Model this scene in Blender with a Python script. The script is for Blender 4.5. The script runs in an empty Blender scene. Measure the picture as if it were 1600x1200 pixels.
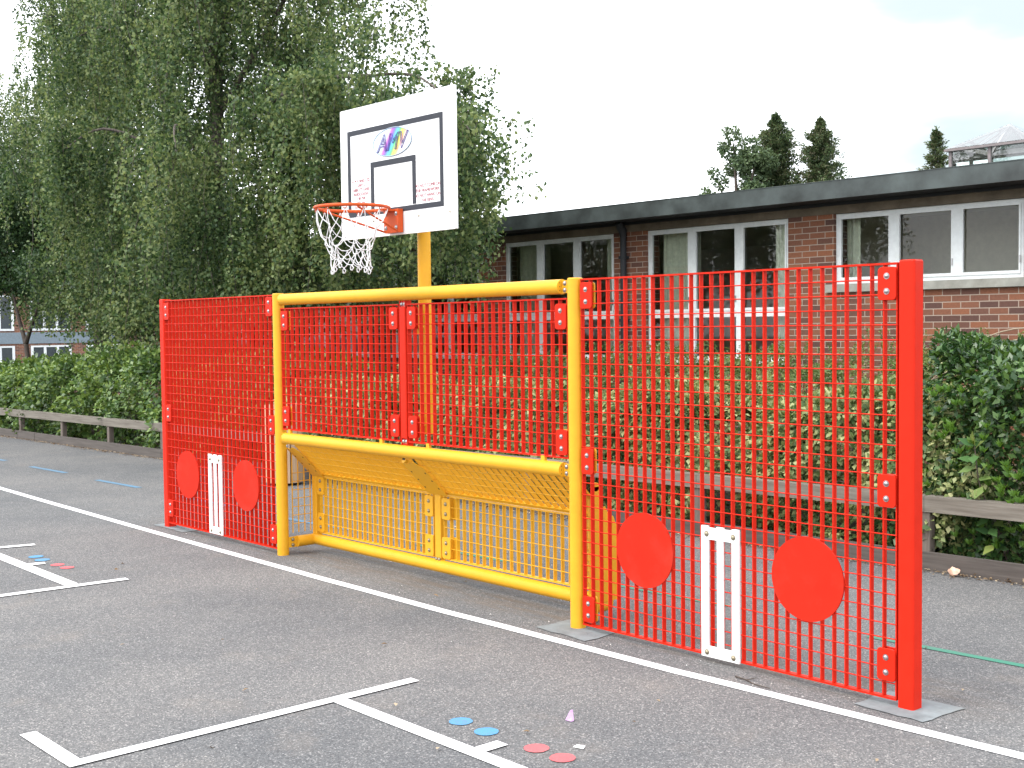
import bpy, bmesh, math, random
import numpy as np
from mathutils import Vector, Matrix
R = math.radians
rng = np.random.default_rng(7)
random.seed(7)
scene = bpy.context.scene
COL = scene.collection

# ------------------------------------------------------------------ camera
cam_d = bpy.data.cameras.new("camera")
cam_d.sensor_width = 36.0
cam_d.lens = 43.66
cam_d.clip_start = 0.05
cam_d.clip_end = 3000
cam = bpy.data.objects.new("camera", cam_d)
COL.objects.link(cam)
yaw, pit, rol = -0.84584, -0.04620, -0.01169
cy, sy = math.cos(yaw), math.sin(yaw)
fwd0, right0, up0 = Vector((sy, cy, 0)), Vector((cy, -sy, 0)), Vector((0, 0, 1))
fwd = math.cos(pit) * fwd0 + math.sin(pit) * up0
upv = -math.sin(pit) * fwd0 + math.cos(pit) * up0
r_ = math.cos(rol) * right0 + math.sin(rol) * upv
u_ = -math.sin(rol) * right0 + math.cos(rol) * upv
M = Matrix((r_, u_, -fwd)).transposed().to_4x4()
M.translation = Vector((10.2014, -4.9228, 1.7283))
cam.matrix_world = M
scene.camera = cam

# ------------------------------------------------------------------ light
SUN_EL, SUN_AZ = 55.0, 200.0       # azimuth measured from +Y towards +X: high, from the camera's side
scene.view_settings.view_transform = 'Standard'
scene.view_settings.look = 'None'
scene.view_settings.exposure = 1.85
scene.view_settings.gamma = 1.0
w = bpy.data.worlds.new("World")
scene.world = w
w.use_nodes = True
nt = w.node_tree
nt.nodes.clear()
wo = nt.nodes.new("ShaderNodeOutputWorld")
bg = nt.nodes.new("ShaderNodeBackground")
bg.inputs['Strength'].default_value = 0.10
sky = nt.nodes.new("ShaderNodeTexSky")
sky.sky_type = 'NISHITA'
sky.sun_disc = False
sky.sun_elevation = R(SUN_EL)
sky.sun_rotation = R(SUN_AZ)
sky.air_density = 1.0
sky.dust_density = 2.0
tc = nt.nodes.new("ShaderNodeTexCoord")
mp = nt.nodes.new("ShaderNodeMapping")
mp.inputs['Scale'].default_value = (1.0, 1.0, 2.6)
nz = nt.nodes.new("ShaderNodeTexNoise")
nz.inputs['Scale'].default_value = 1.7
nz.inputs['Detail'].default_value = 5
nz.inputs['Roughness'].default_value = 0.5
rp = nt.nodes.new("ShaderNodeValToRGB")
rp.color_ramp.elements[0].position = 0.30
rp.color_ramp.elements[0].color = (0.62, 0.62, 0.62, 1)
rp.color_ramp.elements[1].position = 0.62
rp.color_ramp.elements[1].color = (1, 1, 1, 1)
mixc = nt.nodes.new("ShaderNodeMix")
mixc.data_type = 'RGBA'
mixc.inputs['B'].default_value = (8.4, 8.6, 8.9, 1)
nt.links.new(tc.outputs['Generated'], mp.inputs['Vector'])
nt.links.new(mp.outputs['Vector'], nz.inputs['Vector'])
nt.links.new(nz.outputs['Fac'], rp.inputs['Fac'])
nt.links.new(rp.outputs['Color'], mixc.inputs['Factor'])
nt.links.new(sky.outputs['Color'], mixc.inputs['A'])
# a thinner, pale blue stretch of the overcast
nrmv = nt.nodes.new("ShaderNodeVectorMath"); nrmv.operation = 'NORMALIZE'
dotv = nt.nodes.new("ShaderNodeVectorMath"); dotv.operation = 'DOT_PRODUCT'
dotv.inputs[1].default_value = (-0.4390, 0.8795, 0.1840)
nz2 = nt.nodes.new("ShaderNodeTexNoise"); nz2.inputs['Scale'].default_value = 5.0; nz2.inputs['Detail'].default_value = 4
mp2 = nt.nodes.new("ShaderNodeMapping"); mp2.inputs['Scale'].default_value = (1.0, 1.0, 3.5)
hsum = nt.nodes.new("ShaderNodeMath"); hsum.operation = 'MULTIPLY_ADD'; hsum.inputs[1].default_value = 0.045
hmr = nt.nodes.new("ShaderNodeMapRange"); hmr.interpolation_type = 'SMOOTHSTEP'
hmr.inputs['From Min'].default_value = 0.998; hmr.inputs['From Max'].default_value = 1.022
hmr.inputs['To Max'].default_value = 0.97
mixh = nt.nodes.new("ShaderNodeMix"); mixh.data_type = 'RGBA'; mixh.inputs['B'].default_value = (2.20, 2.58, 2.74, 1)
nt.links.new(tc.outputs['Generated'], nrmv.inputs[0]); nt.links.new(nrmv.outputs['Vector'], dotv.inputs[0])
nt.links.new(tc.outputs['Generated'], mp2.inputs['Vector']); nt.links.new(mp2.outputs['Vector'], nz2.inputs['Vector'])
nt.links.new(nz2.outputs['Fac'], hsum.inputs[0]); nt.links.new(dotv.outputs['Value'], hsum.inputs[2])
nt.links.new(hsum.outputs['Value'], hmr.inputs['Value']); nt.links.new(hmr.outputs['Result'], mixh.inputs['Factor'])
nt.links.new(mixc.outputs['Result'], mixh.inputs['A'])
nt.links.new(mixh.outputs['Result'], bg.inputs['Color'])
nt.links.new(bg.outputs['Background'], wo.inputs['Surface'])
sd = bpy.data.lights.new("sun", 'SUN')
sd.energy = 0.8
sd.angle = R(25)
sd.color = (1.0, 0.96, 0.9)
sun = bpy.data.objects.new("sun", sd)
COL.objects.link(sun)
sun.location = (0, -10, 20)
dirv = Vector((math.sin(R(SUN_AZ)) * math.cos(R(SUN_EL)), math.cos(R(SUN_AZ)) * math.cos(R(SUN_EL)), math.sin(R(SUN_EL))))
sun.rotation_euler = dirv.to_track_quat('Z', 'Y').to_euler()

# ------------------------------------------------------------------ helpers
class MB:
    def __init__(self):
        self.v, self.f, self.s, self.m = [], [], [], []
    def add(self, vs, fs, smooth=False, mi=0):
        b = len(self.v)
        self.v.extend([tuple(p) for p in vs])
        for f in fs:
            self.f.append([i + b for i in f]); self.s.append(smooth); self.m.append(mi)
    def box(self, x0, x1, y0, y1, z0, z1, mi=0):
        vs = [(x0,y0,z0),(x1,y0,z0),(x1,y1,z0),(x0,y1,z0),(x0,y0,z1),(x1,y0,z1),(x1,y1,z1),(x0,y1,z1)]
        self.add(vs, [(3,2,1,0),(4,5,6,7),(0,1,5,4),(1,2,6,5),(2,3,7,6),(3,0,4,7)], False, mi)
    def bar(self, p0, p1, a, b, mi=0):
        """rectangular bar from p0 to p1; a, b = half-extent vectors across"""
        p0, p1, a, b = map(Vector, (p0, p1, a, b))
        vs = [p0-a-b, p0+a-b, p0+a+b, p0-a+b, p1-a-b, p1+a-b, p1+a+b, p1-a+b]
        self.add(vs, [(3,2,1,0),(4,5,6,7),(0,1,5,4),(1,2,6,5),(2,3,7,6),(3,0,4,7)], False, mi)
    def tube(self, p0, p1, r0, r1=None, n=16, caps=True, mi=0):
        self.path([p0, p1], [r0, r0 if r1 is None else r1], n, caps, mi)
    def path(self, pts, rad, n=8, caps=True, mi=0, closed=False):
        pts = [Vector(p) for p in pts]
        k = len(pts)
        if not hasattr(rad, '__len__'): rad = [rad] * k
        vs = []
        ref = None
        for i, p in enumerate(pts):
            if closed: t = pts[(i+1) % k] - pts[i-1]
            else: t = pts[min(i+1, k-1)] - pts[max(i-1, 0)]
            t = t.normalized() if t.length > 0 else Vector((0,0,1))
            if ref is None:
                ref = Vector((0,0,1)) if abs(t.z) < 0.9 else Vector((1,0,0))
            a = (ref - t * ref.dot(t))
            if a.length < 1e-6: a = t.orthogonal()
            a.normalize(); ref = a
            b = t.cross(a)
            for j in range(n):
                an = 2 * math.pi * j / n
                vs.append(p + (a * math.cos(an) + b * math.sin(an)) * rad[i])
        fs = []
        rng_i = range(k) if closed else range(k-1)
        for i in rng_i:
            i2 = (i+1) % k
            for j in range(n):
                j2 = (j+1) % n
                fs.append((i*n+j, i*n+j2, i2*n+j2, i2*n+j))
        self.add(vs, fs, True, mi)
        if caps and not closed:
            self.add(vs[:n], [tuple(range(n-1, -1, -1))], False, mi)
            self.add(vs[-n:], [tuple(range(n))], False, mi)
    def prism(self, outline, off, mi=0, smooth_side=False):
        o = [Vector(p) for p in outline]; d = Vector(off); n = len(o)
        vs = o + [p + d for p in o]
        self.add(vs, [tuple(range(n-1, -1, -1)), tuple(range(n, 2*n))], False, mi)
        self.add(vs, [(i, (i+1) % n, n+(i+1) % n, n+i) for i in range(n)], smooth_side, mi)
    def dome(self, c, axis, r, h, n=12, k=4, mi=0):
        c = Vector(c); t = Vector(axis).normalized(); a = t.orthogonal().normalized(); b = t.cross(a)
        vs, fs = [], []
        for i in range(k):
            ph = (math.pi/2) * i / k
            for j in range(n):
                an = 2*math.pi*j/n
                vs.append(c + (a*math.cos(an)+b*math.sin(an))*r*math.cos(ph) + t*h*math.sin(ph))
        vs.append(c + t*h)
        for i in range(k-1):
            for j in range(n):
                fs.append((i*n+j, i*n+(j+1)%n, (i+1)*n+(j+1)%n, (i+1)*n+j))
        for j in range(n): fs.append(((k-1)*n+j, (k-1)*n+(j+1)%n, k*n))
        self.add(vs, fs, True, mi)
    def mesh(self, name, mats):
        me = bpy.data.meshes.new(name)
        me.from_pydata(self.v, [], self.f)
        for m in (mats if isinstance(mats, (list, tuple)) else [mats]): me.materials.append(m)
        me.polygons.foreach_set('use_smooth', self.s)
        me.polygons.foreach_set('material_index', self.m)
        me.update()
        return me
    def obj(self, name, mats, parent=None, loc=(0,0,0)):
        return inst(name, self.mesh(name, mats), parent, loc)

def inst(name, me, parent=None, loc=(0,0,0), rot=(0,0,0)):
    o = bpy.data.objects.new(name, me)
    COL.objects.link(o)
    o.location = loc; o.rotation_euler = rot
    if parent is not None: o.parent = parent
    return o

def tag(o, label=None, cat=None, group=None, kind=None):
    if label: o['label'] = label
    if cat: o['category'] = cat
    if group: o['group'] = group
    if kind: o['kind'] = kind
    return o

def thing(name, label, cat, loc=(0,0,0), group=None):
    o = bpy.data.objects.new(name, None)
    o.empty_display_size = 0.3
    COL.objects.link(o); o.location = loc
    return tag(o, label, cat, group)

def rrect(cx, cz, wd, ht, r, n=4):
    out = []
    for (sx, sz, a0) in ((1,1,0),(-1,1,90),(-1,-1,180),(1,-1,270)):
        for i in range(n+1):
            a = R(a0 + 90*i/n)
            out.append((cx + sx*(wd/2-r) + r*math.cos(a), cz + sz*(ht/2-r) + r*math.sin(a)))
    return out

def fast_mesh(name, verts, quads, mat):
    me = bpy.data.meshes.new(name)
    nv, nf = len(verts), len(quads)
    me.vertices.add(nv); me.vertices.foreach_set('co', np.ascontiguousarray(verts, dtype=np.float32).ravel())
    me.loops.add(nf*4); me.loops.foreach_set('vertex_index', np.ascontiguousarray(quads, dtype=np.int32).ravel())
    me.polygons.add(nf)
    me.polygons.foreach_set('loop_start', np.arange(0, nf*4, 4, dtype=np.int32))
    me.update(calc_edges=True)
    me.materials.append(mat)
    return me

def nrm(a): return a / np.maximum(np.linalg.norm(a, axis=-1, keepdims=True), 1e-9)

def leaf_arrays(c, d, nvec, L, W, fold=0.25):
    """rhombic leaves: c base (n,3), d direction, nvec normal, L/W arrays"""
    d = nrm(d); s = nrm(np.cross(d, nvec)); nn = nrm(np.cross(s, d))
    L = np.broadcast_to(np.asarray(L, float), (len(c),))[:, None]; W = np.broadcast_to(np.asarray(W, float), (len(c),))[:, None]
    mid = c + d*L*0.45 + nn*W*fold
    v = np.stack([c, mid + s*W*0.5, c + d*L, mid - s*W*0.5], 1).reshape(-1, 3)
    q = np.arange(len(c)*4).reshape(-1, 4)
    return v, q

# ------------------------------------------------------------------ materials
def new_mat(name):
    m = bpy.data.materials.new(name); m.use_nodes = True
    n = m.node_tree
    return m, n, n.nodes['Principled BSDF']

def N(n, t, **kw):
    x = n.nodes.new(t)
    for k, v in kw.items():
        if k in x.inputs: x.inputs[k].default_value = v
        else: setattr(x, k, v)
    return x

def paint(name, col, rough=0.4, var=0.08, dirt=0.0, bump=0.02, scale=14.0, metal=0.0, spec=0.5):
    m, n, b = new_mat(name)
    b.inputs['Specular IOR Level'].default_value = spec
    b.inputs['Roughness'].default_value = rough
    b.inputs['Metallic'].default_value = metal
    t = N(n, "ShaderNodeTexCoord")
    a = N(n, "ShaderNodeTexNoise", Scale=scale, Detail=6.0, Roughness=0.6)
    n.links.new(t.outputs['Object'], a.inputs['Vector'])
    cr = N(n, "ShaderNodeValToRGB")
    e = cr.color_ramp.elements
    e[0].position = 0.3; e[0].color = tuple(c*(1-var) for c in col) + (1,)
    e[1].position = 0.7; e[1].color = tuple(min(1, c*(1+var)) for c in col) + (1,)
    n.links.new(a.outputs['Fac'], cr.inputs['Fac'])
    out = cr.outputs['Color']
    if dirt > 0:
        dn = N(n, "ShaderNodeTexNoise", Scale=2.3, Detail=8.0, Roughness=0.7)
        n.links.new(t.outputs['Object'], dn.inputs['Vector'])
        dr = N(n, "ShaderNodeMapRange", **{'From Min': 0.5, 'From Max': 0.75, 'To Min': 0.0, 'To Max': dirt})
        n.links.new(dn.outputs['Fac'], dr.inputs['Value'])
        mx = N(n, "ShaderNodeMix", data_type='RGBA')
        mx.inputs['B'].default_value = (0.16, 0.13, 0.10, 1)
        n.links.new(dr.outputs['Result'], mx.inputs['Factor'])
        n.links.new(out, mx.inputs['A'])
        out = mx.outputs['Result']
    n.links.new(out, b.inputs['Base Color'])
    rr = N(n, "ShaderNodeMapRange", **{'To Min': max(0.05, rough-0.1), 'To Max': min(1, rough+0.15)})
    n.links.new(a.outputs['Fac'], rr.inputs['Value'])
    n.links.new(rr.outputs['Result'], b.inputs['Roughness'])
    if bump > 0:
        bn = N(n, "ShaderNodeTexNoise", Scale=scale*20, Detail=2.0)
        n.links.new(t.outputs['Object'], bn.inputs['Vector'])
        bp = N(n, "ShaderNodeBump", Strength=bump*4, Distance=0.002)
        n.links.new(bn.outputs['Fac'], bp.inputs['Height'])
        n.links.new(bp.outputs['Normal'], b.inputs['Normal'])
    return m

def leaf_mat(name, cols, clump=1.2, trans=0.25, rough=0.5, spec=0.3):
    """cols = list of 3-4 linear colours, mixed per leaf and per clump"""
    m, n, b = new_mat(name)
    g = N(n, "ShaderNodeNewGeometry")
    t = N(n, "ShaderNodeTexCoord")
    a = N(n, "ShaderNodeTexNoise", Scale=clump, Detail=3.0)
    n.links.new(t.outputs['Object'], a.inputs['Vector'])
    mr = N(n, "ShaderNodeMapRange", **{'From Min': 0.3, 'From Max': 0.7, 'To Min': -0.25, 'To Max': 0.35})
    n.links.new(a.outputs['Fac'], mr.inputs['Value'])
    ad = N(n, "ShaderNodeMath", operation='ADD', use_clamp=True)
    n.links.new(g.outputs['Random Per Island'], ad.inputs[0])
    n.links.new(mr.outputs['Result'], ad.inputs[1])
    cr = N(n, "ShaderNodeValToRGB")
    el = cr.color_ramp.elements
    while len(el) < len(cols): el.new(0.5)
    for i, c in enumerate(cols):
        el[i].position = i / (len(cols)-1); el[i].color = tuple(c) + (1,)
    n.links.new(ad.outputs['Value'], cr.inputs['Fac'])
    n.links.new(cr.outputs['Color'], b.inputs['Base Color'])
    b.inputs['Roughness'].default_value = rough
    b.inputs['Specular IOR Level'].default_value = spec
    tr = N(n, "ShaderNodeBsdfTranslucent")
    hs = N(n, "ShaderNodeHueSaturation", Hue=0.48, Saturation=1.15, Value=1.3)
    n.links.new(cr.outputs['Color'], hs.inputs['Color'])
    n.links.new(hs.outputs['Color'], tr.inputs['Color'])
    mx = N(n, "ShaderNodeMixShader", Fac=trans)
    o = n.nodes['Material Output']
    n.links.new(b.outputs['BSDF'], mx.inputs[1])
    n.links.new(tr.outputs['BSDF'], mx.inputs[2])
    n.links.new(mx.outputs['Shader'], o.inputs['Surface'])
    return m

def asphalt_mat():
    m, n, b = new_mat("asphalt")
    t = N(n, "ShaderNodeTexCoord")
    big = N(n, "ShaderNodeTexNoise", Scale=0.55, Detail=7.0, Roughness=0.62)
    fine = N(n, "ShaderNodeTexNoise", Scale=85.0, Detail=3.0, Roughness=0.7)
    vor = N(n, "ShaderNodeTexVoronoi", Scale=165.0)
    for x in (big, fine, vor): n.links.new(t.outputs['Object'], x.inputs['Vector'])
    c1 = N(n, "ShaderNodeValToRGB")
    c1.color_ramp.elements[0].position = 0.32; c1.color_ramp.elements[0].color = (0.100, 0.104, 0.109, 1)
    c1.color_ramp.elements[1].position = 0.70; c1.color_ramp.elements[1].color = (0.157, 0.154, 0.151, 1)
    n.links.new(big.outputs['Fac'], c1.inputs['Fac'])
    # aggregate: light and dark stones
    c2 = N(n, "ShaderNodeValToRGB")
    e = c2.color_ramp.elements
    e[0].position = 0.0; e[0].color = (0.55, 0.55, 0.56, 1)
    e[1].position = 1.0; e[1].color = (2.3, 2.2, 2.1, 1)
    x = e.new(0.45); x.color = (0.9, 0.9, 0.9, 1)
    x = e.new(0.86); x.color = (1.15, 1.13, 1.1, 1)
    sep = N(n, "ShaderNodeSeparateColor")
    n.links.new(vor.outputs['Color'], sep.inputs['Color'])
    n.links.new(sep.outputs['Red'], c2.inputs['Fac'])
    mu = N(n, "ShaderNodeMix", data_type='RGBA', blend_type='MULTIPLY')
    mu.inputs['Factor'].default_value = 1.0
    n.links.new(c1.outputs['Color'], mu.inputs['A']); n.links.new(c2.outputs['Color'], mu.inputs['B'])
    # pale dusty staining
    st = N(n, "ShaderNodeTexNoise", Scale=1.7, Detail=9.0, Roughness=0.72)
    n.links.new(t.outputs['Object'], st.inputs['Vector'])
    sr = N(n, "ShaderNodeMapRange", **{'From Min': 0.55, 'From Max': 0.74, 'To Min': 0.0, 'To Max': 0.30})
    n.links.new(st.outputs['Fac'], sr.inputs['Value'])
    m2 = N(n, "ShaderNodeMix", data_type='RGBA')
    m2.inputs['B'].default_value = (0.235, 0.20, 0.168, 1)
    n.links.new(sr.outputs['Result'], m2.inputs['Factor']); n.links.new(mu.outputs['Result'], m2.inputs['A'])
    # brown dust washed into a streaky band along the foot of the goal wall
    sp = N(n, "ShaderNodeSeparateXYZ"); n.links.new(t.outputs['Object'], sp.inputs['Vector'])
    def ramp(sock, a, b2):
        x = N(n, "ShaderNodeMapRange", interpolation_type='SMOOTHSTEP', **{'From Min': a, 'From Max': b2}); n.links.new(sock, x.inputs['Value']); return x.outputs['Result']
    def mul(a, b2):
        x = N(n, "ShaderNodeMath", operation='MULTIPLY'); n.links.new(a, x.inputs[0])
        if isinstance(b2, float): x.inputs[1].default_value = b2
        else: n.links.new(b2, x.inputs[1])
        return x.outputs['Value']
    mps = N(n, "ShaderNodeMapping"); mps.inputs['Scale'].default_value = (1.2, 9.0, 1.0)
    sn = N(n, "ShaderNodeTexNoise", Scale=1.6, Detail=8.0, Roughness=0.65)
    n.links.new(t.outputs['Object'], mps.inputs['Vector']); n.links.new(mps.outputs['Vector'], sn.inputs['Vector'])
    band = mul(mul(ramp(sp.outputs['Y'], -0.12, 0.06), ramp(sp.outputs['Y'], 0.75, 0.3)), mul(ramp(sp.outputs['X'], -0.8, 0.2), ramp(sp.outputs['X'], 7.9, 6.8)))
    band = mul(mul(band, ramp(sn.outputs['Fac'], 0.38, 0.66)), 0.55)
    m3 = N(n, "ShaderNodeMix", data_type='RGBA'); m3.inputs['B'].default_value = (0.125, 0.098, 0.075, 1)
    n.links.new(band, m3.inputs['Factor']); n.links.new(m2.outputs['Result'], m3.inputs['A'])
    n.links.new(m3.outputs['Result'], b.inputs['Base Color'])
    b.inputs['Roughness'].default_value = 0.9
    b.inputs['Specular IOR Level'].default_value = 0.25
    ah = N(n, "ShaderNodeMath", operation='ADD')
    n.links.new(fine.outputs['Fac'], ah.inputs[0]); n.links.new(vor.outputs['Distance'], ah.inputs[1])
    bp = N(n, "ShaderNodeBump", Strength=0.55, Distance=0.004)
    n.links.new(ah.outputs['Value'], bp.inputs['Height'])
    n.links.new(bp.outputs['Normal'], b.inputs['Normal'])
    return m

def marking_mat(name, col, wear=0.5):
    m, n, b = new_mat(name)
    t = N(n, "ShaderNodeTexCoord")
    a = N(n, "ShaderNodeTexNoise", Scale=120.0, Detail=4.0, Roughness=0.8)
    a2 = N(n, "ShaderNodeTexNoise", Scale=3.0, Detail=5.0, Roughness=0.6)
    for x in (a, a2): n.links.new(t.outputs['Object'], x.inputs['Vector'])
    ad = N(n, "ShaderNodeMath", operation='ADD')
    n.links.new(a.outputs['Fac'], ad.inputs[0]); n.links.new(a2.outputs['Fac'], ad.inputs[1])
    mr = N(n, "ShaderNodeMapRange", **{'From Min': 0.95, 'From Max': 1.25, 'To Min': 0.0, 'To Max': wear})
    n.links.new(ad.outputs['Value'], mr.inputs['Value'])
    mx = N(n, "ShaderNodeMix", data_type='RGBA')
    mx.inputs['A'].default_value = tuple(col) + (1,); mx.inputs['B'].default_value = (0.12, 0.12, 0.12, 1)
    n.links.new(mr.outputs['Result'], mx.inputs['Factor'])
    n.links.new(mx.outputs['Result'], b.inputs['Base Color'])
    b.inputs['Roughness'].default_value = 0.75
    bp = N(n, "ShaderNodeBump", Strength=0.4, Distance=0.003)
    n.links.new(a.outputs['Fac'], bp.inputs['Height']); n.links.new(bp.outputs['Normal'], b.inputs['Normal'])
    return m

def brick_mat():
    m, n, b = new_mat("red_brown_brick")
    t = N(n, "ShaderNodeTexCoord")
    sp = N(n, "ShaderNodeSeparateXYZ"); n.links.new(t.outputs['Object'], sp.inputs['Vector'])
    ad = N(n, "ShaderNodeMath", operation='ADD'); n.links.new(sp.outputs['X'], ad.inputs[0]); n.links.new(sp.outputs['Y'], ad.inputs[1])
    cb = N(n, "ShaderNodeCombineXYZ"); n.links.new(ad.outputs['Value'], cb.inputs['X']); n.links.new(sp.outputs['Z'], cb.inputs['Y'])
    br = N(n, "ShaderNodeTexBrick", Scale=1.0)
    br.inputs['Brick Width'].default_value = 0.225
    br.inputs['Row Height'].default_value = 0.075
    br.inputs['Mortar Size'].default_value = 0.006
    br.inputs['Mortar Smooth'].default_value = 0.2
    br.inputs['Bias'].default_value = 0.0
    br.inputs['Color1'].default_value = (0.0, 0.0, 0.0, 1)
    br.inputs['Color2'].default_value = (1, 1, 1, 1)
    br.inputs['Mortar'].default_value = (0.5, 0.5, 0.5, 1)
    n.links.new(cb.outputs['Vector'], br.inputs['Vector'])
    cr = N(n, "ShaderNodeValToRGB")
    e = cr.color_ramp.elements
    e[0].position = 0.0; e[0].color = (0.078, 0.038, 0.030, 1)
    e[1].position = 1.0; e[1].color = (0.21, 0.079, 0.038, 1)
    x = e.new(0.35); x.color = (0.135, 0.058, 0.037, 1)
    x = e.new(0.7); x.color = (0.172, 0.068, 0.037, 1)
    n.links.new(br.outputs['Color'], cr.inputs['Fac'])
    nz = N(n, "ShaderNodeTexNoise", Scale=40.0, Detail=5.0); n.links.new(t.outputs['Object'], nz.inputs['Vector'])
    mv = N(n, "ShaderNodeMapRange", **{'To Min': 0.7, 'To Max': 1.3}); n.links.new(nz.outputs['Fac'], mv.inputs['Value'])
    hs = N(n, "ShaderNodeHueSaturation"); n.links.new(cr.outputs['Color'], hs.inputs['Color']); n.links.new(mv.outputs['Result'], hs.inputs['Value'])
    mx = N(n, "ShaderNodeMix", data_type='RGBA'); mx.inputs['B'].default_value = (0.31, 0.245, 0.195, 1)
    n.links.new(br.outputs['Fac'], mx.inputs['Factor']); n.links.new(hs.outputs['Color'], mx.inputs['A'])
    n.links.new(mx.outputs['Result'], b.inputs['Base Color'])
    b.inputs['Roughness'].default_value = 0.9
    inv = N(n, "ShaderNodeMath", operation='SUBTRACT'); inv.inputs[0].default_value = 1.0
    n.links.new(br.outputs['Fac'], inv.inputs[1])
    bp = N(n, "ShaderNodeBump", Strength=0.6, Distance=0.006)
    n.links.new(inv.outputs['Value'], bp.inputs['Height']); n.links.new(bp.outputs['Normal'], b.inputs['Normal'])
    return m

def wood_mat(name, c0, c1, axis='X'):
    m, n, b = new_mat(name)
    t = N(n, "ShaderNodeTexCoord"); mp = N(n, "ShaderNodeMapping")
    sc = {'X': (2, 40, 40), 'Z': (40, 40, 2)}[axis]
    mp.inputs['Scale'].default_value = sc
    a = N(n, "ShaderNodeTexNoise", Scale=1.0, Detail=6.0, Roughness=0.6)
    n.links.new(t.outputs['Object'], mp.inputs['Vector']); n.links.new(mp.outputs['Vector'], a.inputs['Vector'])
    cr = N(n, "ShaderNodeValToRGB")
    cr.color_ramp.elements[0].position = 0.3; cr.color_ramp.elements[0].color = tuple(c0) + (1,)
    cr.color_ramp.elements[1].position = 0.7; cr.color_ramp.elements[1].color = tuple(c1) + (1,)
    n.links.new(a.outputs['Fac'], cr.inputs['Fac']); n.links.new(cr.outputs['Color'], b.inputs['Base Color'])
    b.inputs['Roughness'].default_value = 0.85
    bp = N(n, "ShaderNodeBump", Strength=0.4, Distance=0.004)
    n.links.new(a.outputs['Fac'], bp.inputs['Height']); n.links.new(bp.outputs['Normal'], b.inputs['Normal'])
    return m

def glass_mat(name, tint, refl=0.05, trans=0.9):
    m, n, b = new_mat(name)
    o = n.nodes['Material Output']; n.nodes.remove(b)
    tr = N(n, "ShaderNodeBsdfTransparent"); tr.inputs['Color'].default_value = tuple(c*trans for c in tint) + (1,)
    gl = N(n, "ShaderNodeBsdfGlossy", Roughness=0.015)
    gl.inputs['Color'].default_value = (1, 1, 1, 1)
    lw = N(n, "ShaderNodeFresnel", IOR=1.45)
    mr = N(n, "ShaderNodeMath", operation='MULTIPLY'); mr.inputs[1].default_value = refl/0.035
    n.links.new(lw.outputs['Fac'], mr.inputs[0])
    mx = N(n, "ShaderNodeMixShader")
    n.links.new(mr.outputs['Value'], mx.inputs['Fac'])
    n.links.new(tr.outputs['BSDF'], mx.inputs[1]); n.links.new(gl.outputs['BSDF'], mx.inputs[2])
    n.links.new(mx.outputs['Shader'], o.inputs['Surface'])
    return m

RED = paint("red_powder_coat", (0.53, 0.0195, 0.0068), 0.42, 0.05, spec=0.10)
RED_DISC = paint("red_target_plastic", (0.49, 0.020, 0.0085), 0.6, 0.09, dirt=0.16, scale=5, spec=0.08)
YEL = paint("yellow_powder_coat", (0.66, 0.335, 0.018), 0.40, 0.05, spec=0.25)
STEEL = paint("zinc_bolt_steel", (0.36, 0.355, 0.36), 0.30, 0.1, metal=0.9, bump=0)
DARKSTEEL = paint("dull_bolt_steel", (0.30, 0.26, 0.18), 0.4, 0.1, metal=0.8, bump=0)
HOLE = paint("dark_bolt_hole", (0.03, 0.02, 0.015), 0.8, 0.1, bump=0)
WHITEP = paint("white_frame_paint", (0.78, 0.78, 0.76), 0.5, 0.04)
BOARD = paint("white_board", (0.80, 0.80, 0.80), 0.45, 0.02)
BLACKL = paint("charcoal_board_line", (0.014, 0.017, 0.026), 0.6, 0.1)
ORANGE = paint("orange_hoop_paint", (0.52, 0.075, 0.014), 0.45, 0.06, spec=0.2)
NETM = paint("white_net_cord", (0.72, 0.72, 0.72), 0.8, 0.1)
TXTRED = paint("faded_red_lettering", (0.36, 0.10, 0.12), 0.6, 0.05, bump=0)
ASPH = asphalt_mat()
WLINE = marking_mat("white_road_paint", (0.80, 0.80, 0.80), 0.32)
BLUEL = marking_mat("faded_blue_paint", (0.080, 0.18, 0.275), 0.65)
BLUEC = marking_mat("blue_spot_paint", (0.055, 0.22, 0.40), 0.7)
REDC = marking_mat("red_spot_paint", (0.52, 0.085, 0.095), 0.6)
GREENL = marking_mat("green_road_paint", (0.035, 0.19, 0.125), 0.6)
CONC = paint("grey_concrete", (0.160, 0.180, 0.186), 0.85, 0.28, dirt=0.5, bump=0.1, scale=9)
SOIL = paint("dark_soil", (0.055, 0.040, 0.028), 0.95, 0.4, bump=0.3, scale=8)
BRICK = brick_mat()
WOODG = wood_mat("weathered_grey_timber", (0.10, 0.085, 0.068), (0.20, 0.18, 0.15), 'X')
WOODP = wood_mat("weathered_post_timber", (0.085, 0.068, 0.055), (0.16, 0.13, 0.11), 'Z')
EDGE = wood_mat("dark_edging_timber", (0.055, 0.046, 0.040), (0.105, 0.09, 0.08), 'X')
BINW = wood_mat("pale_bin_timber", (0.36, 0.235, 0.14), (0.50, 0.35, 0.22), 'Z')
FASC = paint("grey_green_fascia", (0.045, 0.056, 0.055), 0.6, 0.55, scale=3.0)
BLACKW = paint("black_eaves_board", (0.016, 0.018, 0.022), 0.7, 0.2)
LINT = paint("stained_lintel", (0.13, 0.105, 0.075), 0.9, 0.4, scale=4)
SILL = paint("weathered_sill_stone", (0.26, 0.26, 0.23), 0.9, 0.25, dirt=0.5, scale=5)
FRAMEW = paint("white_window_paint", (0.62, 0.65, 0.65), 0.5, 0.08, dirt=0.12)
GLASS = glass_mat("window_glass", (0.93, 0.97, 0.95), 0.036, 0.97)
SKYG = glass_mat("skylight_glass", (0.90, 0.98, 0.95), 0.10)
ROOFG = glass_mat("skylight_roof_glass", (0.88, 0.98, 0.95), 0.05)
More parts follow.
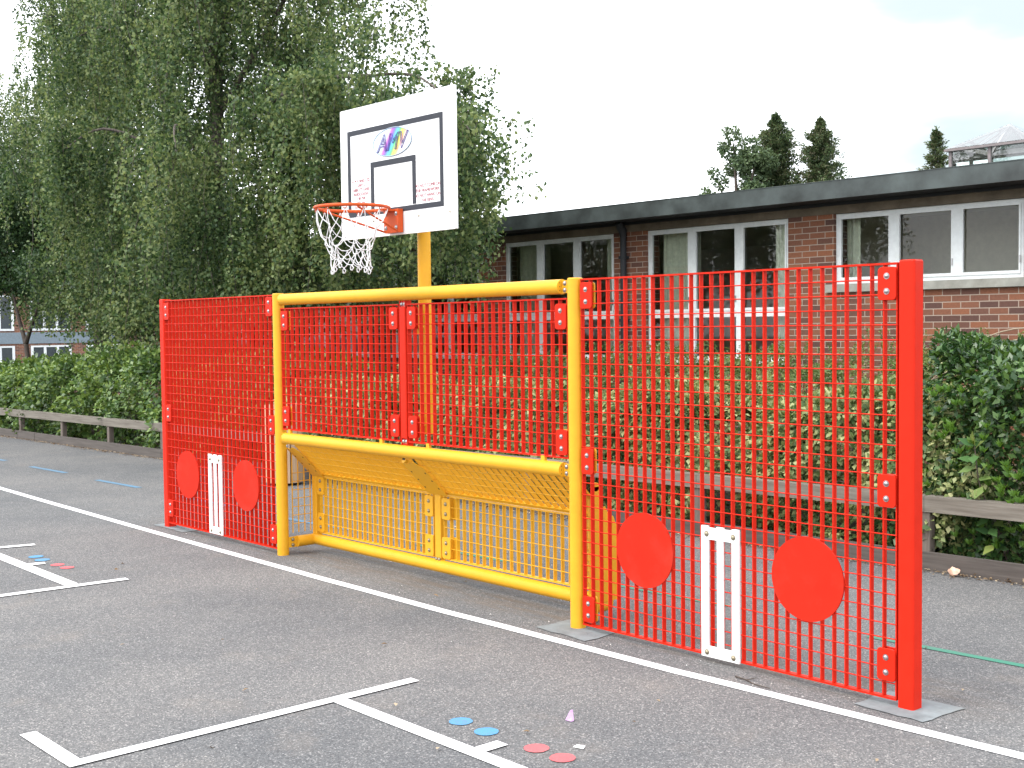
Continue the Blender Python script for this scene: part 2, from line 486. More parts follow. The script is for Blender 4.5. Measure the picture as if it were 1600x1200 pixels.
CURT = paint("grey_green_curtain", (0.56, 0.58, 0.47), 0.9, 0.15, scale=20)
INT = paint("room_paint", (0.60, 0.57, 0.47), 0.9, 0.08)
INTD = paint("room_floor", (0.10, 0.085, 0.07), 0.8, 0.2)
BARK = wood_mat("dark_bark", (0.035, 0.026, 0.02), (0.10, 0.078, 0.062), 'Z')
BARKB = wood_mat("birch_bark", (0.035, 0.028, 0.024), (0.15, 0.125, 0.105), 'Z')
L_BIRCH = leaf_mat("birch_leaf", [(0.025, 0.052, 0.021), (0.054, 0.099, 0.037), (0.105, 0.160, 0.060), (0.20, 0.245, 0.10)], 0.9, 0.38)
L_DARK = leaf_mat("dark_tree_leaf", [(0.018, 0.045, 0.020), (0.032, 0.07, 0.026), (0.055, 0.10, 0.035)], 0.9, 0.25)
L_BUSH = leaf_mat("bush_leaf", [(0.034, 0.075, 0.022), (0.062, 0.125, 0.032), (0.11, 0.19, 0.046), (0.20, 0.285, 0.075)], 1.4, 0.25, 0.4, 0.5)
L_VAR = leaf_mat("variegated_leaf", [(0.040, 0.08, 0.028), (0.090, 0.145, 0.045), (0.20, 0.245, 0.085), (0.38, 0.39, 0.18)], 2.0, 0.22, 0.5, 0.4)
L_PRIV = leaf_mat("privet_leaf", [(0.065, 0.105, 0.030), (0.11, 0.165, 0.048), (0.19, 0.235, 0.08)], 2.2, 0.25)
L_GLOSS = leaf_mat("glossy_leaf", [(0.016, 0.046, 0.016), (0.036, 0.085, 0.024), (0.080, 0.150, 0.034)], 2.0, 0.15, 0.30, 0.4)
L_TIP = leaf_mat("young_rosette_leaf", [(0.060, 0.145, 0.025), (0.12, 0.23, 0.04)], 2.0, 0.3, 0.35, 0.5)
L_LILAC = leaf_mat("large_soft_leaf", [(0.05, 0.12, 0.04), (0.08, 0.17, 0.05), (0.22, 0.27, 0.07)], 3.0, 0.25)
L_CON = leaf_mat("conifer_spray", [(0.030, 0.054, 0.028), (0.056, 0.092, 0.040), (0.105, 0.150, 0.058), (0.125, 0.12, 0.070)], 0.7, 0.15)
L_FAR = leaf_mat("far_broadleaf", [(0.045, 0.075, 0.040), (0.080, 0.125, 0.060), (0.13, 0.18, 0.085)], 0.6, 0.3)

# ------------------------------------------------------------------ the ground
def edge_y(x): return 2.73 + 0.029 * x
gm = MB()
xs = [-400, -120, -70, -50, -34, -30, -26, -22, 0, 12, 60, 400]
ys = [-300, -40, 0, 20, 40, 120, 400]
def gz(x): return 0.0 if x >= -22 else (-2.4 if x <= -34 else -2.4 * (-(x+22)/12.0))
gv = [(x, y, gz(x)) for x in xs for y in ys]
ny = len(ys)
gm.add(gv, [(i*ny+j, (i+1)*ny+j, (i+1)*ny+j+1, i*ny+j+1) for i in range(len(xs)-1) for j in range(ny-1)])
tag(gm.obj("playground_asphalt", ASPH), kind='structure')
bm_ = MB()
bx = np.linspace(-24, 12, 37); by = np.linspace(0.0, 1.0, 9)
bv = []
for x in bx:
    for s in by:
        y0 = edge_y(x) + 0.10
        y = y0 + (8.14 - y0) * s
        z = 0.05 + 0.10 * math.sin(s*math.pi) + 0.02*math.sin(x*5.1+s*9) if 0 < s < 1 else 0.06
        if x < -22: z += gz(x)
        bv.append((x, y, z))
k = len(by)
bm_.add(bv, [(i*k+j, (i+1)*k+j, (i+1)*k+j+1, i*k+j+1) for i in range(len(bx)-1) for j in range(k-1)], True)
tag(bm_.obj("planting_bed_soil", SOIL), kind='structure')

def strip(name, pts, width, mat, z=0.0035):
    """flat painted band along a polyline"""
    b = MB(); P = [Vector((p[0], p[1], 0)) for p in pts]
    vs = []
    for i, p in enumerate(P):
        t = (P[min(i+1, len(P)-1)] - P[max(i-1, 0)]).normalized()
        s = Vector((-t.y, t.x, 0)) * width/2
        vs += [(p.x-s.x, p.y-s.y, z), (p.x+s.x, p.y+s.y, z)]
    b.add(vs, [(2*i, 2*i+2, 2*i+3, 2*i+1) for i in range(len(P)-1)])
    return b.obj(name, mat)
def wobble(pts, n=14, a=0.004):
    out = []
    for i in range(len(pts)-1):
        for j in range(n):
            s = j/n
            out.append((pts[i][0]+(pts[i+1][0]-pts[i][0])*s + random.uniform(-a, a), pts[i][1]+(pts[i+1][1]-pts[i][1])*s + random.uniform(-a, a)))
    out.append(pts[-1]); return out

tag(strip("white_boundary_line", wobble([(-16, 0.32), (-3.86, -0.085), (-2.24, -0.141), (0.4, -0.215), (2.9, -0.268), (4.35, -0.281), (4.82, -0.274), (6.17, -0.267), (6.48, -0.253), (7.04, -0.234), (7.7, -0.211), (8.6, -0.18), (11, -0.10)], 6, 0.0015), 0.076, WLINE), kind='structure')
tag(strip("white_court_line", [(5.335, -1.757), (7.37, -1.757)], 0.075, WLINE, 0.0045), kind='structure')
tag(strip("white_court_cross_line", [(5.37, -1.30), (5.37, -3.035)], 0.068, WLINE, 0.0065), kind='structure')
tag(strip("white_court_corner_line", [(5.337, -3.0), (4.86, -3.0)], 0.07, WLINE, 0.0055), kind='structure')
tag(strip("white_court_tick", [(6.365, -1.6), (6.365, -1.72)], 0.07, WLINE, 0.0065), kind='structure')
tag(strip("white_court_far_line", [(1.90, -1.61), (-0.02, -1.575)], 0.095, WLINE, 0.0045), kind='structure')
tag(strip("white_court_far_cross_line", [(1.99, -1.25), (1.86, -3.0)], 0.075, WLINE, 0.0065), kind='structure')
tag(strip("white_court_far_end_line", [(0.12, -1.19), (0.02, -1.60)], 0.08, WLINE, 0.0065), kind='structure')
tag(strip("white_court_far_tick", [(0.985, -1.44), (0.955, -1.56)], 0.08, WLINE, 0.0065), kind='structure')
def disc(name, x, y, r, mat, z=0.0035, sx=1.0):
    b = MB(); n = 28
    b.add([(x + sx*r*math.cos(2*math.pi*i/n)*(1+random.uniform(-.03,.03)), y + r*math.sin(2*math.pi*i/n)*(1+random.uniform(-.03,.03)), z) for i in range(n)], [tuple(range(n))])
    return tag(b.obj(name, mat), kind='structure')
for x, y in ((6.022, -1.543), (6.204, -1.551)): disc("blue_painted_spot", x, y, 0.053, BLUEC)
for x, y in ((6.505, -1.538), (6.66, -1.539)): disc("red_painted_spot", x, y, 0.053, REDC)
for x, y in ((0.66, -1.385), (0.83, -1.400)): disc("blue_painted_spot", x, y, 0.056, BLUEC)
for x, y in ((1.11, -1.395), (1.27, -1.385)): disc("red_painted_spot", x, y, 0.050, REDC)
for k_ in range(8):
    x0 = 6.43 - 2.04*k_
    tag(strip("green_dash_line" if k_ < 3 else "blue_dash_line", [(x0, 1.02 - 0.006*k_ + 0.0*x0), (x0 + 1.04, 1.06 - 0.006*k_)], 0.055 if k_ < 3 else 0.075, GREENL if k_ < 3 else BLUEL), kind='structure')

def patch(name, pts, mat, z=0.004):
    b = MB(); out = []
    for i in range(len(pts)):
        a, c = pts[i], pts[(i+1) % len(pts)]
        for j in range(6):
            s = j/6
            out.append((a[0]+(c[0]-a[0])*s + random.uniform(-.008, .008), a[1]+(c[1]-a[1])*s + random.uniform(-.008, .008), z))
    b.add(out, [tuple(range(len(out)))])
    return tag(b.obj(name, mat), kind='structure')
patch("concrete_post_pad", [(7.06, -0.095), (7.41, -0.105), (7.44, 0.20), (7.06, 0.20)], CONC)
patch("concrete_post_pad", [(5.0, -0.155), (5.425, -0.172), (5.41, 0.10), (5.0, 0.12)], CONC)
patch("concrete_post_pad", [(-0.16, -0.035), (0.42, -0.04), (0.4, 0.2), (-0.16, 0.2)], CONC)

# ------------------------------------------------------------------ goal wall
GW = thing("goal_wall", "red and yellow steel mesh goal wall with round targets and white wicket frames standing on the playground", "goal wall")
H = 2.0
PX_L, PX_R, YP = 1.948, 5.165, 0.025
PB = 0.008            # front face of the mesh panels
def end_post(x0):
    b = MB(); o = rrect(x0+0.04, 0.04, 0.08, 0.08, 0.012)
    b.prism([(x, y, 0) for x, y in o], (0, 0, H-0.006), smooth_side=False)
    i = rrect(x0+0.04, 0.04, 0.072, 0.072, 0.010)
    n = len(o)
    b.add([(x, y, H-0.0055) for x, y in o] + [(x, y, H+0.002) for x, y in i], [tuple(range(n, 2*n))] + [(k, (k+1) % n, n+(k+1) % n, n+k) for k in range(n)])
    return b.obj("end_post", RED, GW)
end_post(-0.012); end_post(7.222)
for x in (PX_L, PX_R):
    b = MB(); b.tube((x, YP, 0), (x, YP, H-0.008), 0.0445, n=32)
    b.path([(x, YP, H-0.0075), (x, YP, H-0.003), (x, YP, H)], [0.044, 0.043, 0.039], 32)
    b.obj("goal_post", YEL, GW)

PITCH = 0.0665
def mesh_panel(name, x0, x1, z0, z1, mat, org=None, U=None, V=None, Wd=None, parent=None):
    """flat bars on edge with cross wires welded to their front. local u along, v up, w back"""
    b = MB()
    if org is None:
        org, U, V, Wd = Vector((0, PB, 0)), Vector((1,0,0)), Vector((0,0,1)), Vector((0,1,0))
    def P(u, v, w_): return org + U*u + V*v + Wd*w_
    nb = max(1, round((x1-x0-0.005)/PITCH)); pu = (x1-x0-0.005)/nb
    for i in range(nb+1):
        u = x0 + 0.0025 + i*pu
        b.bar(P(u, z0, 0.0155), P(u, z1, 0.0155), U*0.0030, Wd*0.0135)
    nw = max(1, round((z1-z0)/PITCH)); pv = (z1-z0)/nw
    for j in range(1, nw):
        v = z0 + j*pv
        b.tube(P(x0-0.002, v, 0.0022), P(x1+0.002, v, 0.0022), 0.0030, n=6)
    for v in (z0-0.003, z1+0.003):
        b.bar(P(x0-0.001, v, 0.0140), P(x1+0.001, v, 0.0140), Wd*0.0155, V*0.0045)
    return b.obj(name, mat, parent or GW)
def tabs_mesh(mat, sx=0.093, sz=0.148, nm="clamp_plate"):
    b = MB(); o = rrect(0, 0, sx, sz, 0.018)
    b.prism([(x, 0, z) for x, z in o], (0, -0.006, 0))
    i = rrect(0, 0, sx-0.004, sz-0.004, 0.016); n = len(o)
    b.add([(x, -0.006, z) for x, z in o] + [(x, -0.0085, z) for x, z in i], [tuple(range(n, 2*n))] + [(k, n+k, n+(k+1) % n, (k+1) % n) for k in range(n)])
    return b.mesh(nm, mat)
def bolt_mesh(mat):
    b = MB(); b.tube((0, 0, 0), (0, -0.002, 0), 0.0145, n=14); b.dome((0, -0.002, 0), (0, -1, 0), 0.0115, 0.008, 14, 4)
    return b.mesh("bolt", mat)
TAB_R, TAB_Y, BOLT, BOLTD = tabs_mesh(RED), tabs_mesh(YEL), bolt_mesh(STEEL), bolt_mesh(DARKSTEEL)
LUG_Y = tabs_mesh(YEL, nm="backing_lug"); LUG_R = tabs_mesh(RED, nm="backing_lug")
def clamp(x, z, y=PB, tabm=TAB_R, boltm=BOLT, lug=None, lugdx=0.0, parent=GW):
    t = inst("clamp_plate", tabm, parent, (x, y, z))
    for dz in (0.034, -0.034): inst("bolt", boltm, t, (0, -0.0085, dz))
    if lug is not None: inst("backing_lug", lug, t, (lugdx, 0.0360, 0))
# left wing, right wing
mesh_panel("mesh_panel", 0.072, 1.892, 0.045, 1.985, RED)
mesh_panel("mesh_panel", 5.222, 7.212, 0.036, 1.985, RED)
for z in (1.896, 1.010, 0.175): clamp(0.118, z, lug=LUG_R, lugdx=-0.02)
for z in (1.902, 0.994, 0.150): clamp(1.845, z, lug=LUG_Y, lugdx=-0.010)
for z in (1.897, 0.966, 0.125): clamp(5.272, z, lug=LUG_Y, lugdx=-0.012)
for z in (1.900, 0.972, 0.185): clamp(7.165, z, lug=LUG_R, lugdx=0.0)
# upper goal panels
mesh_panel("mesh_panel", 2.004, 3.500, 0.975, 1.880, RED)
mesh_panel("mesh_panel", 3.595, 5.112, 0.975, 1.880, RED)
for z in (1.792, 1.072):
    clamp(2.062, z, lug=LUG_Y, lugdx=-0.02); clamp(3.450, z, lug=LUG_R, lugdx=0.0)
    clamp(3.648, z, lug=LUG_R, lugdx=-0.02); clamp(5.066, z + (-0.012 if z < 1.5 else -0.010), lug=LUG_Y, lugdx=-0.010)
# centre post of the upper panels
b = MB(); b.prism([(x, y, 0.995) for x, y in rrect(3.549, 0.031, 0.068, 0.058, 0.008)], (0, 0, 0.872))
cp = b.obj("centre_post", RED, GW)
for z0, z1 in ((1.862, 1.925), (0.935, 0.998)):
    b = MB()
    for s in (-1, 1): b.box(3.549+s*0.030-0.004, 3.549+s*0.030+0.004, 0.006, 0.056, z0, z1)
    b.box(3.5231, 3.5749, 0.014, 0.022, z0, z1)
    bk = b.obj("fixing_foot", RED, cp)
    zz = 1.885 if z0 > 1.5 else 0.972
    for s in (-0.016, 0.016): inst("bolt", BOLT, cp, (3.549+s, 0.0135, zz))
# crossbar, mid rail (with end lugs and bolts)
def rail(name, z, x0, x1, y=0.012, r=0.0425):
    b = MB(); b.tube((x0, y, z), (x1, y, z), r, n=36)
    o = b.obj(name, YEL, GW)
    for xe, xp, s in ((x0, PX_L+0.03, -1), (x1, PX_R-0.03, 1)):
        l = MB()
        l.tube((xe+s*0.0005, y, z), (xe+s*0.007, y, z), r+0.001, n=36)
        a = rrect(0, 0, 0.11, 0.072, 0.008)
        l.prism([((xe+xp)/2 + px_*abs(xp-xe+0.02*s)/0.11, y-0.004, z+pz_) for px_, pz_ in a], (0, 0.010, 0))
        for zz in (0.020, 0, -0.020):
            l.tube((xe+s*0.0072, y-0.022, z+zz*1.1), (xe+s*0.0075, y-0.022, z+zz*1.1), 0.0032, n=8, mi=1)
        lo = l.obj("end_lug", [YEL, HOLE], o)
        for zz in (0.019, -0.019): inst("bolt", BOLT, o, (xe + s*0.030, y-0.004, z+zz))
    return o
rail("crossbar", 1.952, 2.030, 5.068)
MR = rail("mid_rail", 0.903, 2.045, 5.068)
pegs = MB()
for x in (2.10, 3.28, 3.80, 4.90): pegs.box(x-0.016, x+0.016, 0.006, 0.026, 0.935, 0.974)
pegs.obj("panel_peg", YEL, MR)
# recessed goal box
YB = 0.30
XL, XR = 2.005, 5.110
def yrail(name, p0, p1):
    b = MB(); b.tube(p0, p1, 0.0425, n=32)
    return b.obj(name, YEL, GW)
yrail("low_rail", (XL-0.03, YB, 0.095), (XR+0.03, YB, 0.095))
for x, s in ((XL-0.03, 1), (XR+0.03, -1)):
    o = yrail("side_rail", (x, 0.135, 0.095), (x, YB-0.02, 0.095))
    l = MB(); l.box(x-0.005, x+0.005, 0.055, 0.14, 0.055, 0.135)
    l.tube((x, 0.134, 0.095), (x, 0.128, 0.095), 0.043, n=28)
    l.obj("end_lug", YEL, o)
    for zz in (0.115, 0.073): inst("bolt", BOLTD, o, (x + s*0.006, 0.092, zz), (0, 0, s*R(90)))
# back panels
def plane_panel(x0, x1, z0, z1): return mesh_panel("back_panel", x0, x1, z0, z1, YEL, Vector((0, YB, 0)), Vector((1,0,0)), Vector((0,0,1)), Vector((0,1,0)))
plane_panel(XL+0.035, 3.475, 0.155, 0.580)
plane_panel(3.585, XR-0.03, 0.155, 0.580)
for x, z, d in ((XL+0.06, 0.520, 0), (XL+0.06, 0.232, 0), (3.432, 0.500, 0), (3.432, 0.226, 0), (3.620, 0.495, 0.03), (3.620, 0.228, 0.03), (XR-0.07, 0.505, 0), (XR-0.07, 0.230, 0)):
    clamp(x, z, YB, TAB_Y, BOLTD, LUG_Y if d else None, d)
b = MB(); b.prism([(x, y, 0.150) for x, y in rrect(3.530, YB+0.014, 0.066, 0.045, 0.006)], (0, 0, 0.455))
bp_ = b.obj("back_post", YEL, GW)
for s in (-0.016, 0.016): inst("bolt", BOLTD, bp_, (3.530+s, YB-0.010, 0.142))
b = MB(); b.box(3.500, 3.560, YB-0.006, YB+0.03, 0.128, 0.1495); b.obj("fixing_foot", YEL, bp_)
for x in (XL-0.012, XR+0.012):
    b = MB(); b.prism([(px_, py_, 0.130) for px_, py_ in rrect(x, YB+0.008, 0.060, 0.052, 0.006)], (0, 0, 0.478)); b.obj("back_post", YEL, GW)
# sloping panels: from the mid rail down and back
S0, S1 = Vector((0, 0.040, 0.862)), Vector((0, YB-0.004, 0.603))
SV = (S0 - S1); SL = SV.length; SV.normalize(); SW = Vector((0, SV.z, -SV.y)); SW = SW if SW.z > 0 else -SW
for x0, x1 in ((XL+0.085, 3.500), (3.590, XR-0.01)):
    mesh_panel("slope_panel", x0, x1, 0.0, SL, YEL, S1, Vector((1,0,0)), SV, SW)
for x0, x1 in ((XL+0.085, 3.500), (3.590, XR-0.01)):
    b = MB(); c0 = S1 + SV*0.004 - SW*0.0022
    b.bar(c0 + Vector((x0, 0, 0)), c0 + Vector((x1, 0, 0)), SW*0.0018, SV*0.0125); b.obj("slope_lip", YEL, GW)
def gusset(x0, x1, holes=True, drop=0.014):
    b = MB(); nf = -SW
    o = [(x0, 0.0), (x1, 0.0), (x1, SL*0.78), (x1-0.25*(x1-x0), SL*0.90), (x0+0.55*(x1-x0), SL*0.93), (x0+0.25*(x1-x0), SL*0.86), (x0, SL*0.9)]
    pts = [S1 + Vector((u, 0, 0)) + SV*v + nf*(drop+0.006) for u, v in o]
    b.prism(pts, SW*0.006)
    for s in (0.2, 0.42, 0.64):
        for u in (x0+0.025, x1-0.025):
            c = S1 + Vector((u, 0, 0)) + SV*(SL*s) + nf*(drop+0.0062)
            b.tube(c, c + nf*0.0008, 0.007, n=10, mi=1)
    return b.obj("gusset_plate", [YEL, HOLE], GW)
gusset(3.452, 3.652)
gusset(XL-0.03, XL+0.125)
gusset(XR-0.07, XR+0.055)
b = MB(); b.tube((3.52, 0.02, 0.848), (3.52, 0.045, 0.84), 0.022, n=20); b.tube((3.52, 0.0195, 0.848), (3.52, 0.019, 0.848), 0.015, n=20, mi=1)
b.obj("pivot_boss", [YEL, HOLE], MR)
inst("bolt", BOLT, GW, (XL+0.025, 0.030, 0.842))
# side grids: bars follow the slope
for x, s in ((XL-0.03, 1), (XR+0.03, -1)):
    b = MB()
    ysb = [0.098, 0.150, 0.205, 0.258]
    for y in ysb:
        zt = 0.862 - (y-0.040)/(YB-0.044)*0.259
        b.bar((x, y, 0.165), (x, y, zt), ((0.004 if s > 0 else 0.0125), 0, 0), (0, 0.0025, 0))
    for z in (0.235, 0.30, 0.365, 0.43, 0.495, 0.56, 0.625):
        ymax = 0.262; ymin = ysb[0]-0.003
        b.tube((x + s*(0.0055 if s > 0 else 0.0135), ymin, z), (x + s*(0.0055 if s > 0 else 0.0135), ymax, z), 0.0027, n=6)
    b.obj("side_grid", YEL, GW)
    if s > 0: continue
    # outer cheek plates seen from outside
    for y0, y1 in ((0.205, 0.262), (0.266, 0.330)):
        zt0 = 0.845 - (y0-0.040)/(YB-0.044)*0.259; zt1 = 0.845 - (y1-0.040)/(YB-0.044)*0.259
        c = MB(); xo = x - s*0.040
        c.prism([(xo, y0, 0.12), (xo, y1, 0.12), (xo, y1, zt1), (xo, (y0+y1)/2, zt0), (xo, y0, zt0)], (-s*0.006, 0, 0))
        c.obj("cheek_plate", YEL, GW)
    c = MB(); xo = x - s*0.042
    c.tube((xo, 0.155, 0.800), (xo-s*0.008, 0.155, 0.800), 0.026, n=20); c.box(min(xo, xo-s*0.008), max(xo, xo-s*0.008), 0.130, 0.180, 0.10, 0.800)
    c.obj("cheek_plate", YEL, GW)
# targets
for x, z in ((5.703, 0.517), (6.742, 0.513), (0.456, 0.498), (1.440, 0.490)):
    b = MB(); n = 48; r = 0.203
    o = [(x + r*math.cos(2*math.pi*i/n), PB-0.0105, z + r*math.sin(2*math.pi*i/n)) for i in range(n)]
    b.prism(o, (0, 0.010, 0), smooth_side=True)
    tg = b.obj("target_disc", RED_DISC, GW)
# wicket frames
for x0, x1, z0, z1 in ((6.100, 6.342, 0.025, 0.692), (0.832, 1.052, 0.045, 0.695)):
    b = MB(); y0, y1 = PB-0.013, PB-0.0012
    b.box(x0, x0+0.046, y0, y1, z0+0.056, z1-0.060); b.box(x1-0.046, x1, y0, y1, z0+0.056, z1-0.060)
    xm = (x0+x1)/2; b.box(xm-0.020, xm+0.020, y0+0.001, y1-0.0008, z0+0.056, z1-0.060)
    b.box(x0, x1, y0, y1, z1-0.060, z1); b.box(x0, x1, y0, y1, z0, z0+0.056)
    for xx in (x0+0.023, xm, x1-0.023): b.box(xx-0.022, xx+0.022, y0, y1, z1, z1+0.008)
    wf = b.obj("wicket_frame", WHITEP, GW)
    for xx in (x0+0.036, x1-0.036):
        for zz in (z0+0.024, z1-0.032): inst("bolt", BOLTD, wf, (xx, y0, zz))

# ------------------------------------------------------------------ basketball hoop
BH = thing("basketball_hoop", "white backboard with orange ring and string net on a yellow pole above the goal wall", "basketball hoop", (3.556, 0.19, 0))
def bo(b, name, mats, parent=BH):
    o = b.obj(name, mats, parent)
    if parent is BH: o.location = (-3.556, -0.19, 0)
    return o
PXC, PYC = 3.556, 0.19
b = MB(); b.tube((PXC, PYC, 1.010), (PXC, PYC, 3.00), 0.0445, n=32); bo(b, "pole", YEL)
for z in (1.735, 1.075):
    b = MB(); b.box(PXC-0.035, PXC+0.035, 0.087, PYC-0.035, z-0.006, z+0.006)
    b.prism([(PXC+0.004, 0.088, z-0.05), (PXC+0.004, 0.150, z-0.05), (PXC+0.004, 0.150, z+0.09), (PXC+0.004, 0.088, z+0.03)], (-0.008, 0, 0))
    bo(b, "pole_bracket", YEL)
YBD = -0.035
b = MB(); b.prism([(x, YBD, z) for x, z in rrect(3.545, 2.785, 1.255, 0.888, 0.006, 2)], (0, 0.022, 0)); board = bo(b, "backboard", BOARD)
b = MB()
for z in (2.62, 2.95): b.box(3.1, 4.0, YBD+0.023, YBD+0.063, z-0.02, z+0.02); b.box(PXC-0.03, PXC+0.03, YBD+0.064, PYC-0.03, z-0.018, z+0.018)
bo(b, "board_arm", YEL)
def frame_rect(b, x0, x1, z0, z1, wd, y):
    b.box(x0, x1, y, y+0.003, z1-wd, z1); b.box(x0, x1, y, y+0.003, z0, z0+wd)
    b.box(x0, x0+wd, y, y+0.003, z0+wd, z1-wd); b.box(x1-wd, x1, y, y+0.003, z0+wd, z1-wd)
YF = YBD-0.003
b = MB(); wd = 0.033
frame_rect(b, 3.005, 4.060, 2.490, 3.078, wd, YF); b.obj("border_line", BLACKL, board)
b = MB(); b.box(3.275, 3.775, YF, YF+0.003, 2.805, 2.842); b.box(3.275, 3.312, YF, YF+0.003, 2.528, 2.804); b.box(3.738, 3.775, YF, YF+0.003, 2.528, 2.804)
b.obj("shooters_square", BLACKL, board)
# logo
def logo_mat():
    m, n, b_ = new_mat("rainbow_logo")
    t = N(n, "ShaderNodeTexCoord"); sp = N(n, "ShaderNodeSeparateXYZ"); n.links.new(t.outputs['Object'], sp.inputs['Vector'])
    mz = N(n, "ShaderNodeMath", operation='MULTIPLY'); mz.inputs[1].default_value = -0.75; n.links.new(sp.outputs['Z'], mz.inputs[0])
    ad = N(n, "ShaderNodeMath", operation='ADD'); n.links.new(sp.outputs['X'], ad.inputs[0]); n.links.new(mz.outputs['Value'], ad.inputs[1])
    mr = N(n, "ShaderNodeMapRange", **{'From Min': -0.20, 'From Max': 0.20}); n.links.new(ad.outputs['Value'], mr.inputs['Value'])
    cr = N(n, "ShaderNodeValToRGB"); e = cr.color_ramp.elements
    st = [(0.0, (0.55, 0.66, 0.78)), (0.27, (0.62, 0.70, 0.78)), (0.36, (0.42, 0.10, 0.42)), (0.44, (0.16, 0.12, 0.52)), (0.52, (0.09, 0.45, 0.68)), (0.60, (0.10, 0.50, 0.18)), (0.68, (0.66, 0.66, 0.10)), (0.76, (0.72, 0.34, 0.20)), (0.84, (0.74, 0.74, 0.76)), (1.0, (0.62, 0.70, 0.80))]
    while len(e) < len(st): e.new(0.5)
    for i, (p_, c) in enumerate(st): e[i].position = p_; e[i].color = c + (1,)
    n.links.new(mr.outputs['Result'], cr.inputs['Fac']); n.links.new(cr.outputs['Color'], b_.inputs['Base Color'])
    b_.inputs['Roughness'].default_value = 0.4
    return m
LOGO = logo_mat(); LOGORIM = paint("logo_rim_grey", (0.28, 0.36, 0.44), 0.5, 0.1, bump=0)
b = MB(); n = 48
b.prism([(0.213*math.cos(2*math.pi*i/n), 0, 0.092*math.sin(2*math.pi*i/n)) for i in range(n)], (0, 0.003, 0))
lg = b.obj("logo", LOGO, board, (3.525, YF-0.001, 2.953))
b = MB(); b.path([(0.213*math.cos(2*math.pi*i/n), 0, 0.092*math.sin(2*math.pi*i/n)) for i in range(n)], 0.0035, 6, closed=True); b.obj("logo_rim", LOGORIM, lg)
NAVY = paint("navy_letter_outline", (0.10, 0.07, 0.28), 0.5, 0.1, bump=0)
def text_mesh(name, body, size, mat, outline=0.0, shear=0.0, align='CENTER', space=1.0, line=1.0):
    c = bpy.data.curves.new(name, 'FONT'); c.body = body; c.size = size; c.align_x = align; c.shear = shear
    c.space_character = space; c.space_line = line; c.resolution_u = 4
    if outline: c.fill_mode = 'NONE'; c.bevel_depth = outline; c.bevel_resolution = 0
    else: c.fill_mode = 'FRONT'; c.extrude = 0.0008
    o = bpy.data.objects.new(name, c); COL.objects.link(o)
    bpy.context.view_layer.update()
    me = bpy.data.meshes.new_from_object(o.evaluated_get(bpy.context.evaluated_depsgraph_get()))
    bpy.data.objects.remove(o); bpy.data.curves.remove(c)
    me.materials.clear(); me.materials.append(mat); me.name = name
    return me
tm = text_mesh("logo_lettering", "AMV", 0.155, NAVY, outline=0.0027, shear=0.32)
o = inst("logo_lettering", tm, lg, (-0.005, -0.004, -0.052), (R(90), 0, 0))
tm = text_mesh("warning_lettering", "DO NOT CLIMB ON\nTHE FRAMEWORK\nDO NOT HANG ON\nTHE RING", 0.030, TXTRED, line=1.05)
inst("warning_lettering", tm, board, (3.895, YF+0.0015, 2.628), (R(90), 0, 0))
tm = text_mesh("maker_lettering", "A M V SING LTD\nUNIT S\nABBOTT LANE\nBURSCOUGH\nL40 7SR\nTEL No\n01704 89 33", 0.029, TXTRED, line=1.02)
inst("maker_lettering", tm, board, (3.158, YF+0.0015, 2.722), (R(90), 0, 0))
for x, z in ((3.30, 2.448), (3.80, 2.448), (4.12, 2.45)):
    b = MB(); b.dome((x, YBD, z), (0, -1, 0), 0.008, 0.005, 10, 3); b.obj("board_bolt", DARKSTEEL, board)
# ring
RC = Vector((3.556, -0.385, 2.498)); RR = 0.236
b = MB(); b.path([RC + Vector((RR*math.cos(2*math.pi*i/56), RR*math.sin(2*math.pi*i/56), 0)) for i in range(56)], 0.0105, 10, closed=True)
for i in range(12):
    a = 2*math.pi*(i+0.5)/12
    c = RC + Vector((RR*math.cos(a), RR*math.sin(a), -0.014)); t = Vector((-math.sin(a), math.cos(a), 0))
    b.path([c - t*0.014 + Vector((0,0,0.006)), c - t*0.008 + Vector((0,0,-0.008)), c + t*0.008 + Vector((0,0,-0.008)), c + t*0.014 + Vector((0,0,0.006))], 0.003, 5)
ring = bo(b, "ring", ORANGE)
b = MB()
b.box(3.478, 3.636, -0.080, -0.040, 2.352, 2.505)
b.box(3.510, 3.602, -0.180, -0.081, 2.490, 2.503)
for s in (-1, 1): b.path([RC + Vector((s*0.195, -0.09, -0.01)), Vector((3.556+s*0.072, -0.085, 2.362))], 0.0065, 8)
mt = bo(b, "ring_mount", ORANGE)
for x in (3.50, 3.614):
    for z in (2.385, 2.475): inst("bolt", BOLT, mt, (x, -0.080, z))
